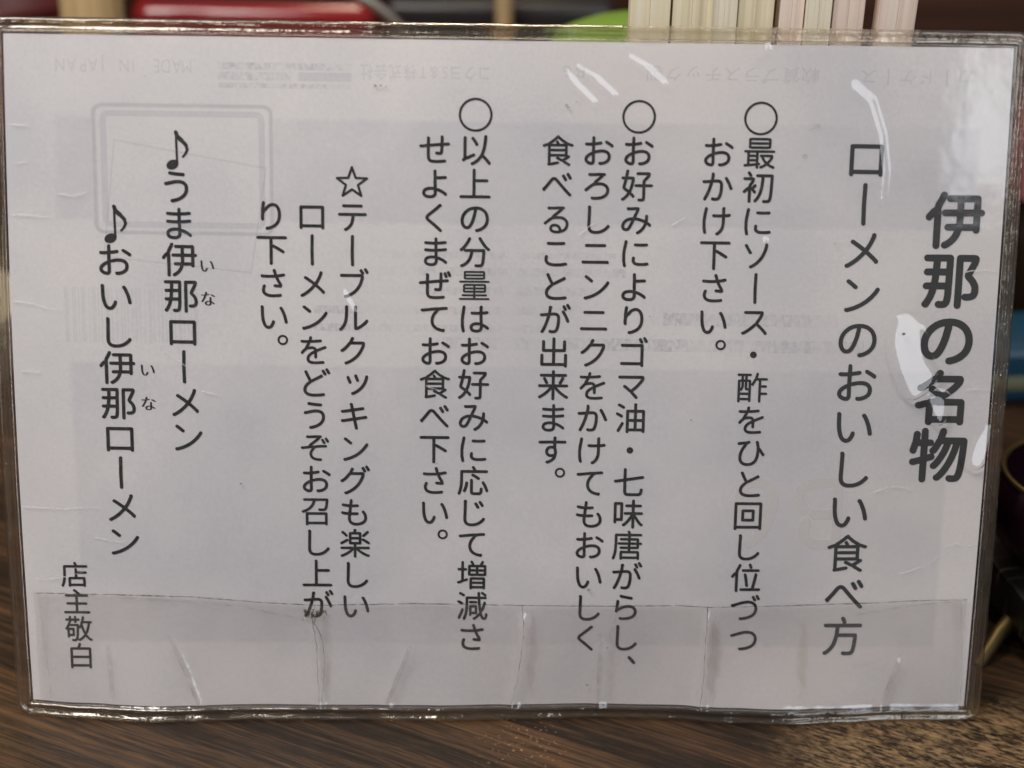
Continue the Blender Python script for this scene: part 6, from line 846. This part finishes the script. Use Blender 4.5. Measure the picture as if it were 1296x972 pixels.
for k, c in enumerate(CREASES[:3]):
    strip('grime_line', jitter(c, .12, 9, k), lambda t, k=k: (.16 if k != 1 else .13) * (1.2 - .6 * t), GRIME, tape, over_tape)
strip('grime_line', jitter([(-36.6, 17.5), (-34.9, 13.5), (-34.4, 8), (-34.9, 1)], .1, 8, 31), .12, GRIME, tape, over_tape)
strip('grime_line', jitter([(40.0, 19.5), (40.9, 13.5), (40.0, 8), (37.6, 1.5)], .1, 8, 32), .12, GRIME_SOFT, tape, over_tape)
for k, c in enumerate(CREASES[3:]):
    strip('grime_line', jitter(c, .05, 9, 50 + k), lambda t: .9 * (1.1 - .5 * abs(2 * t - 1)), GRIME_SOFT, tape, over_tape)
    strip('grime_line', jitter([(x - .4, y) for x, y in c], .05, 9, 70 + k), .10, GRIME_SOFT, tape, lambda u, v: over_tape(u, v) + .02)
strip('grime_line', catmull([(-80.05, 21.8), (-61.9, 20.9), (-51.3, 19.9), (-43, 18.3), (-37, 16.9)], 8), .5, GRIME_SOFT, tape, over_tape)
strip('grime_line', catmull([(68.5, 19.2), (78.9, 21.0), (89.5, 22.3)], 8), .4, GRIME_SOFT, tape, over_tape)
for (x, w, k) in ((-34.2, 3.0, 1), (5.8, 2.6, 2), (41.2, 3.4, 3), (58.5, 2.4, 4), (21.5, 1.8, 5)):
    for q_ in (.4, .7): strip('stain', [(x + .9 * noise.noise(Vector((k, q * .3, 0))), 19.0 - q * .92) for q in range(21)], lambda t, w=w, q_=q_: q_ * w * math.sin(math.pi * min(1, t * 1.02)) ** .7, STAIN, tape,
          lambda u, v, q_=q_: over_tape(u, v) + .03 + q_ * .01)
    strip('stain', [(x + .9 * noise.noise(Vector((k, q * .3, 0))), 19.5 - q * .95) for q in range(21)], lambda t, w=w: w * math.sin(math.pi * min(1, t * 1.02)) ** .7 * (.75 + .25 * math.sin(5 * t)), STAIN, tape,
          lambda u, v: over_tape(u, v) + .03)
# dirty, lifted ends of the tape
strip('stain', [(-87.6 - .05 * q * .6, 21.8 - q * 1.0) for q in range(16)], lambda t: 1.8 - 1.1 * t, STAIN, tape, lambda u, v: over_tape(u, v) + .05)
strip('stain', [(88.0 + .1 * q * .5, 21.8 - q) for q in range(14)], lambda t: 2.0 - 1.3 * t, STAIN, tape, lambda u, v: over_tape(u, v) + .05)
strip('grime_line', jitter([(-88.7, 22.2), (-88.2, 14), (-87.6, 6), (-87.4, 1)], .06, 8, 90), .22, GRIME_SOFT, tape, over_tape)
strip('grime_line', jitter([(88.6, 22.3), (89.3, 15), (89.9, 8), (90.1, 1)], .06, 8, 91), .25, GRIME_SOFT, tape, over_tape)
# torn toner smudge at the third crease from the left
rs = random.Random(8)
sm = []
for k in range(15):
    x = -38.3 + 4.4 * rs.random(); y = 19.6 - rs.random() * .8
    L = rs.uniform(.8, 2.3); dx = rs.uniform(-.9, .3)
    sm.append((x, y, dx, L))
for k, (x, y, dx, L) in enumerate(sm):
    strip('smudge', jitter([(x, y), (x + dx * .5, y - L * .55), (x + dx, y - L)], .06, 4, 100 + k), lambda t: .34 * (1 - .7 * t) + .03, GRIME, tape, lambda u, v, k=k: over_tape(u, v) + .01 + .004 * k)
# specks and smears on the film, whitened creases with their glints painted as pale strips
def film_over(u, v): return film_height(u, v) + .05
film = [c for c in sign.children if c.name.startswith('front_film')][0]
for k, (x, y, r) in enumerate([(-24.5, 119.85, .32), (-23.5, 119.9, .18), (-22.6, 119.7, .22), (10.1, 116.8, .35), (10.5, 116.4, .2), (12, 117.5, .12), (26.6, 77.8, .2), (16.8, 4.1, .28),
                               (-12.9, 48.9, .15), (16.6, 23.9, .4), (74.0, 75.2, .35), (-50, 44.5, .2), (35, 58, .15), (-5, 100.2, .12), (60.5, 92, .15), (-66, 121, .1), (20.5, 12, .12)]):
    pts = [(x + r * (1 + .4 * noise.noise(Vector((q, k, 0)))) * math.cos(q * .6283), y + r * .8 * (1 + .4 * noise.noise(Vector((q, k, 5)))) * math.sin(q * .6283)) for q in range(10)]
    mesh_obj('speck', [SL(x, y, film_over(x, y) + .6)] + [SL(a, b, film_over(a, b)) for a, b in pts], [(0, q + 1, (q + 1) % 10 + 1) for q in range(10)], GRIME, film)
for k, (a, b, w) in enumerate([((54.6, 113.0), (56.8, 113.8), 1.0), ((53.6, 107.9), (54.6, 107.8), .9), ((52.5, 105.5), (53.5, 106.2), .3)]):
    strip('smear', catmull([a, ((a[0] + b[0]) / 2, (a[1] + b[1]) / 2 + .15), b], 5), lambda t, w=w: w * math.sin(math.pi * (.1 + .8 * t)), GRIME_SOFT, film, film_over)
GLINT_LINES = [[(-90.6, 79.4), (-87.2, 78.9), (-84.6, 78.0), (-82, 77.8)], [(-90.4, 95.5), (-86.5, 95.3), (-83, 95.1)], [(-82, 99.5), (-79.5, 99.0), (-77, 99.8)], [(-90.7, 39.5), (-84, 39.1), (-77, 39.4)],
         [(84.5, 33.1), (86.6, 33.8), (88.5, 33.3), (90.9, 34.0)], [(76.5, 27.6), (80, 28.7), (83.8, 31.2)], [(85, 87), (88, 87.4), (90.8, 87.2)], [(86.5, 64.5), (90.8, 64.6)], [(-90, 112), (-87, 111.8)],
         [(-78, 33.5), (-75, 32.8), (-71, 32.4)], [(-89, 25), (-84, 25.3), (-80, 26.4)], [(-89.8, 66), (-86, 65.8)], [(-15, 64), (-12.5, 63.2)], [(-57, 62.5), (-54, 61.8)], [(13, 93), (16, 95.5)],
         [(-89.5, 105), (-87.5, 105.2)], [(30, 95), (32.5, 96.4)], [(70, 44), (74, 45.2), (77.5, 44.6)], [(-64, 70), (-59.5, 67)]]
for k, c in enumerate(GLINT_LINES):
    strip('crease_glint', jitter(c, .10, 5, 200 + k), lambda t: .22 * (1 - .7 * t) + .04, CREASE_GLINT, film, film_over)

# ------------------------------------------------------------------ things behind the sign
WOODS = []
def chopstick_mat(name, a, b_):
    mt = mat(name, a, .65)
    t = NT(mt); b = t.n['Principled BSDF']
    oi = t.add('ShaderNodeObjectInfo')
    av = t.add('ShaderNodeVectorMath', operation='ADD'); t.link(t.obj(), av.inputs[0])
    cm = t.add('ShaderNodeCombineXYZ'); t.link(oi.outputs['Random'], cm.inputs[0]); t.link(cm.outputs[0], av.inputs[1])
    v = t.mapping(av.outputs[0], (620, 620, 4))
    n = t.noise(v, 1, 3, .6)
    t.link(t.ramp(n, [(.32, tuple(x * .72 for x in a)), (.5, a), (.68, b_)]), b.inputs['Base Color'])
    b.inputs['Specular IOR Level'].default_value = .2
    return mt
W_YELLOW = chopstick_mat('aspen_wood', (.84, .74, .52), (.90, .83, .66))
W_CREAM = chopstick_mat('creamy_aspen_wood', (.87, .79, .62), (.92, .87, .74))
W_PINK = chopstick_mat('pinkish_aspen_wood', (.86, .70, .60), (.90, .81, .72))
W_DARK = chopstick_mat('dark_stained_wood', (.035, .02, .013), (.06, .035, .022))
hold = tag(empty('chopstick_holder', (.0512, .057, ZT)), 'dark wooden box behind the sign holding the upright chopsticks', 'chopstick holder')
bm = bmesh.new()
hw, hd, hh, tk = .033, .0215, .104, .003
add_box(bm, (-hw, -hd, 0), (hw, hd, .004), .0006, 1)
for lo, hi in (((-hw, -hd, .0041), (hw, -hd + tk, hh)), ((-hw, hd - tk, .0041), (hw, hd, hh)), ((-hw, -hd + tk + .0001, .0041), (-hw + tk, hd - tk - .0001, hh)), ((hw - tk, -hd + tk + .0001, .0041), (hw, hd - tk - .0001, hh))):
    add_box(bm, lo, hi, .0006, 1)
bm_obj('box', bm, W_DARK, hold)
# front row of sticks, still joined in pairs; edges measured in millimetres
ROWX = [(22.4, 29.9, W_YELLOW, 0), (30.05, 37.5, W_YELLOW, .15), (37.65, 42.4, W_CREAM, 0), (42.6, 49.3, W_YELLOW, 0), (50.1, 54.6, W_PINK, .2), (55.3, 60.05, W_CREAM, 0), (60.2, 66.1, W_PINK, .1), (66.4, 73.4, W_PINK, 1.3)]
CH_LABELS = ['pale yellow wooden chopstick pair, leftmost of the row above the sign', 'wide pale wooden chopstick pair standing second from the left', 'narrow creamy chopstick pair standing third from the left',
             'yellowish chopstick pair just left of the row\'s darkest gap', 'slim pinkish chopstick pair just right of the row\'s darkest gap', 'slim yellowish chopstick pair between two pinkish pairs',
             'pinkish chopstick pair second from the right end of the row', 'pink tinged chopstick pair leaning out at the right end of the row']
for i, (xa, xb, wm, tilt) in enumerate(ROWX):
    w = (xb - xa) * MM
    c = empty('chopstick_pair', ((xa + xb) / 2 * MM, .0515 + .0006 * math.sin(i * 2.1), ZT + .0042))
    tag(c, CH_LABELS[i], 'chopsticks', 'wooden chopsticks standing in the holder')
    c.rotation_euler = (0, R_(tilt), 0)
    for s_ in (-1, 1):
        bm = bmesh.new()
        add_box(bm, (-w / 2 if s_ < 0 else .000008, -.0025, 0), (-.000008 if s_ < 0 else w / 2, .0025, .20 + .002 * math.sin(i * 5)), .00010, 2)
        bm_obj('stick', bm, wm, c)

jar = tag(empty('condiment_jar', (.0335, .128, ZT - .0)), 'lime green rounded lid peeking over the sign left of the chopsticks', 'jar')
LIME = mat('lime_plastic', (.24, .42, .06), .35)
bm = bmesh.new(); add_lathe(bm, [(0, 0), (.021, 0), (.022, .002), (.022, .076), (.020, .0795), (0, .0795)])
bm_obj('body', bm, mat('milky_plastic', (.55, .55, .5), .4), jar, True, 40)
bm = bmesh.new(); add_lathe(bm, [(0, .0797), (.0232, .0797), (.0236, .0815), (.0236, .0905), (.0225, .094), (.018, .0962), (.009, .0976), (0, .098)])
bm_obj('lid', bm, LIME, jar, True, 50)

RED = mat('red_lacquer', (.30, .012, .014), .18, **{'Coat Weight': .6, 'Coat Roughness': .06})
BLACK = mat('black_lacquer', (.012, .011, .011), .25)
CHROME = mat('polished_steel', (.92, .89, .84), .34, 1.0)
GOLD = mat('gilt_brass', (.24, .185, .09), .5, 1.0)
BRASS = mat('worn_brass', (.22, .16, .08), .45, 1.0)
rb_ = tag(empty('condiment_caddy', (-.069, .262, ZT)), 'red lacquer caddy with bright steel handle behind the left half of the sign', 'caddy')
bm = bmesh.new()
add_box(bm, (-.0345, -.032, 0), (.0345, .032, .0682), .005, 5)
top = [f for f in bm.faces if f.normal.z > .9 and f.calc_center_median().z > .0677]
r = bmesh.ops.inset_region(bm, faces=top, thickness=.0022)
for f in top:
    for v in f.verts: v.co.z -= 0
bmesh.ops.translate(bm, verts=list({v for f in top for v in f.verts}), vec=(0, 0, -.003))
bm_obj('box', bm, RED, rb_, True, 35)
bm = bmesh.new(); add_box(bm, (-.0318, -.0293, .0655), (.0318, .0293, .0674), .0008, 2)
bm_obj('lid', bm, BLACK, rb_, True, 35)
bm = bmesh.new()
arch = [(.045, -.058, 0), (.045, -.058, .045)] + [(.045 * math.cos(a), -.058, .0632 + .0232 * math.sin(a)) for a in [R_(q) for q in range(0, 181, 12)]] + [(-.045, -.058, .045), (-.045, -.058, 0)]
add_tube(bm, catmull(arch, 3), .0016, 14)
bm_obj('handle', bm, CHROME, rb_, True)

cup = tag(empty('bamboo_cup', (-.1035, .178, ZT)), 'pale bamboo cup rising behind the top left corner of the sign', 'cup')
BAMBOO = chopstick_mat('bamboo', (.58, .40, .20), (.66, .48, .26))
bm = bmesh.new(); add_lathe(bm, [(0, 0), (.0075, 0), (.008, .001), (.008, .119), (.0076, .120), (.0068, .120), (.0064, .119), (.0064, .004), (0, .004)], 40)
bm_obj('body', bm, BAMBOO, cup, True, 40)

bl = tag(empty('lacquer_bowl', (-.150, .262, ZT)), 'dull dark red lacquer bowl at the top left corner of the view', 'bowl')
bm = bmesh.new(); add_lathe(bm, [(0, 0), (.018, 0), (.018, .006), (.022, .010), (.036, .03), (.0395, .066), (.0388, .067), (.038, .066), (.034, .03), (.02, .013), (0, .012)])
bm_obj('body', bm, mat('dull_red_lacquer', (.10, .015, .013), .35), bl, True, 40)

bk = tag(empty('seasoning_box', (.004, .285, ZT)), 'black lacquer box in the dark behind the middle of the sign', 'box')
bm = bmesh.new(); add_box(bm, (-.036, -.03, 0), (.030, .03, .052), .003, 3)
bm_obj('body', bm, BLACK, bk, True, 35)
bm = bmesh.new(); add_box(bm, (-.037, -.031, .0522), (.031, .031, .062), .003, 3)
bm_obj('lid', bm, mat('charcoal_lacquer', (.03, .028, .028), .3), bk, True, 35)
sp = tag(empty('wooden_spoon', (.0, .246, ZT)), 'pale wooden spoon handle leaning on the black lacquer box', 'spoon')
bm = bmesh.new(); add_tube(bm, catmull([(.0028, -.001, .004), (.0024, 0, .03), (.0022, .001, .06), (.0018, .0015, .09), (.001, .002, .13)], 6), lambda t: .0018 + .0014 * t, 14)
bm_obj('handle', bm, BAMBOO, sp, True)
bm = bmesh.new()
r = bmesh.ops.create_uvsphere(bm, u_segments=24, v_segments=12, radius=1)
for v in r['verts']:
    v.co = Vector((v.co.x * .010 + .0028, v.co.y * .003 - .001, v.co.z * .014 + .0143))
bm_obj('bowl', bm, BAMBOO, sp, True)

# left edge: small cream dish behind the sign
ds = tag(empty('small_dish', (-.1435, .143, ZT)), 'cream glazed dish on the table past the left edge of the sign', 'dish')
bm = bmesh.new(); add_lathe(bm, [(0, .001), (.0205, .001), (.0215, 0), (.0222, .001), (.0228, .004), (.0232, .017), (.0230, .0182), (.0222, .0182), (.0218, .016), (.0212, .005), (.019, .0035), (0, .003)])
bm_obj('body', bm, mat('cream_glaze', (.80, .75, .62), .25), ds, True, 40)

# right edge: low black tray with a dark cup, a blue packet further back
tr = tag(empty('serving_tray', (.1327, .0429, ZT), R_(13.2)), 'low scuffed black tray on brass legs right of the sign', 'tray')
def tray_mat():
    mt = mat('scuffed_black_lacquer', (.02, .018, .016), .3)
    t = NT(mt); b = t.n['Principled BSDF']
    n = t.noise(t.mapping(t.obj(), (90, 260, 40), rot=(0, 0, .6)), 1, 5, .7)
    w1 = t.noise(t.mapping(t.obj(), (45, 900, 60), rot=(0, 0, .7)), 1, 2)
    w2 = t.noise(t.mapping(t.obj(), (40, 800, 60), rot=(0, 0, -.5)), 1, 2)
    s_ = t.math('ADD', t.math('MULTIPLY', t.math('SUBTRACT', w1, .66, clamp=True), 9, clamp=True), t.math('MULTIPLY', t.math('SUBTRACT', w2, .66, clamp=True), 9, clamp=True), clamp=True)
    t.link(t.mix(s_, (.016, .014, .013), (.22, .18, .11)), b.inputs['Base Color'])
    t.link(t.math('ADD', t.math('MULTIPLY', n, .5), .15), b.inputs['Roughness'])
    return mt
bm = bmesh.new(); add_box(bm, (-.030, -.036, .0040), (.050, .024, .0135), .0012, 2)
bm_obj('board', bm, tray_mat(), tr, True, 35)
for (x, y, dx, dy) in ((-.0285, -.0085, -.0110, -.0078), (.044, -.029, .004, -.004), (-.024, .018, -.004, .004), (.044, .018, .004, .004)):
    bm = bmesh.new(); add_tube(bm, [(x + dx, y + dy, 0), (x + dx * .4, y + dy * .4, .004), (x, y, .0045)], lambda t: .0014 + .0006 * t, 14)
    bm_obj('leg', bm, GOLD, tr, True, 50)
cp = tag(empty('sauce_cup', (.1180, .0385, ZT + .0136)), 'dark purple cup with a brass rim standing on the black tray', 'cup')
bm = bmesh.new(); add_lathe(bm, [(0, 0), (.009, 0), (.010, .001), (.0145, .006), (.0162, .012), (.0158, .018), (.0148, .0205), (.0138, .0205), (.0148, .017), (.0152, .012), (.0135, .007), (.009, .003), (0, .0025)])
bm_obj('body', bm, mat('aubergine_glaze', (.022, .006, .014), .16), cp, True, 50)
bm = bmesh.new()
ring = [(.0143 + .0007 * math.cos(a), .0208 + .0007 * math.sin(a)) for a in [R_(q) for q in range(0, 361, 30)]]
add_lathe(bm, ring, 48)
bm_obj('rim', bm, BRASS, cp, True)
pk = tag(empty('wet_wipe_packet', (.150, .140, ZT), R_(6)), 'blue packet with a pale band on the table past the right edge of the sign', 'packet')
bm = bmesh.new(); add_box(bm, (-.028, -.011, 0), (.028, .011, .0165), .003, 3)
bm_obj('body', bm, mat('blue_foil', (.018, .085, .15), .3), pk, True, 35)
bm = bmesh.new(); add_box(bm, (-.0284, -.0114, .0045), (.0284, .0114, .0085), .0006, 2)
bm_obj('band', bm, mat('pale_band', (.28, .30, .18), .5), pk, True, 35)
bt = tag(empty('sauce_bottle', (.1500, .172, ZT)), 'bottle with a pink cap behind the blue packet at the right edge', 'bottle')
bm = bmesh.new(); add_lathe(bm, [(0, 0), (.014, 0), (.015, .002), (.015, .030), (.012, .036), (.009, .040), (0, .040)])
bm_obj('body', bm, mat('dark_glass', (.02, .012, .008), .12), bt, True, 40)
bm = bmesh.new(); add_lathe(bm, [(0, .0402), (.0148, .0402), (.0152, .042), (.0150, .062), (.0138, .066), (0, .0665)])
bm_obj('cap', bm, mat('pink_plastic', (.62, .20, .22), .4), bt, True, 40)
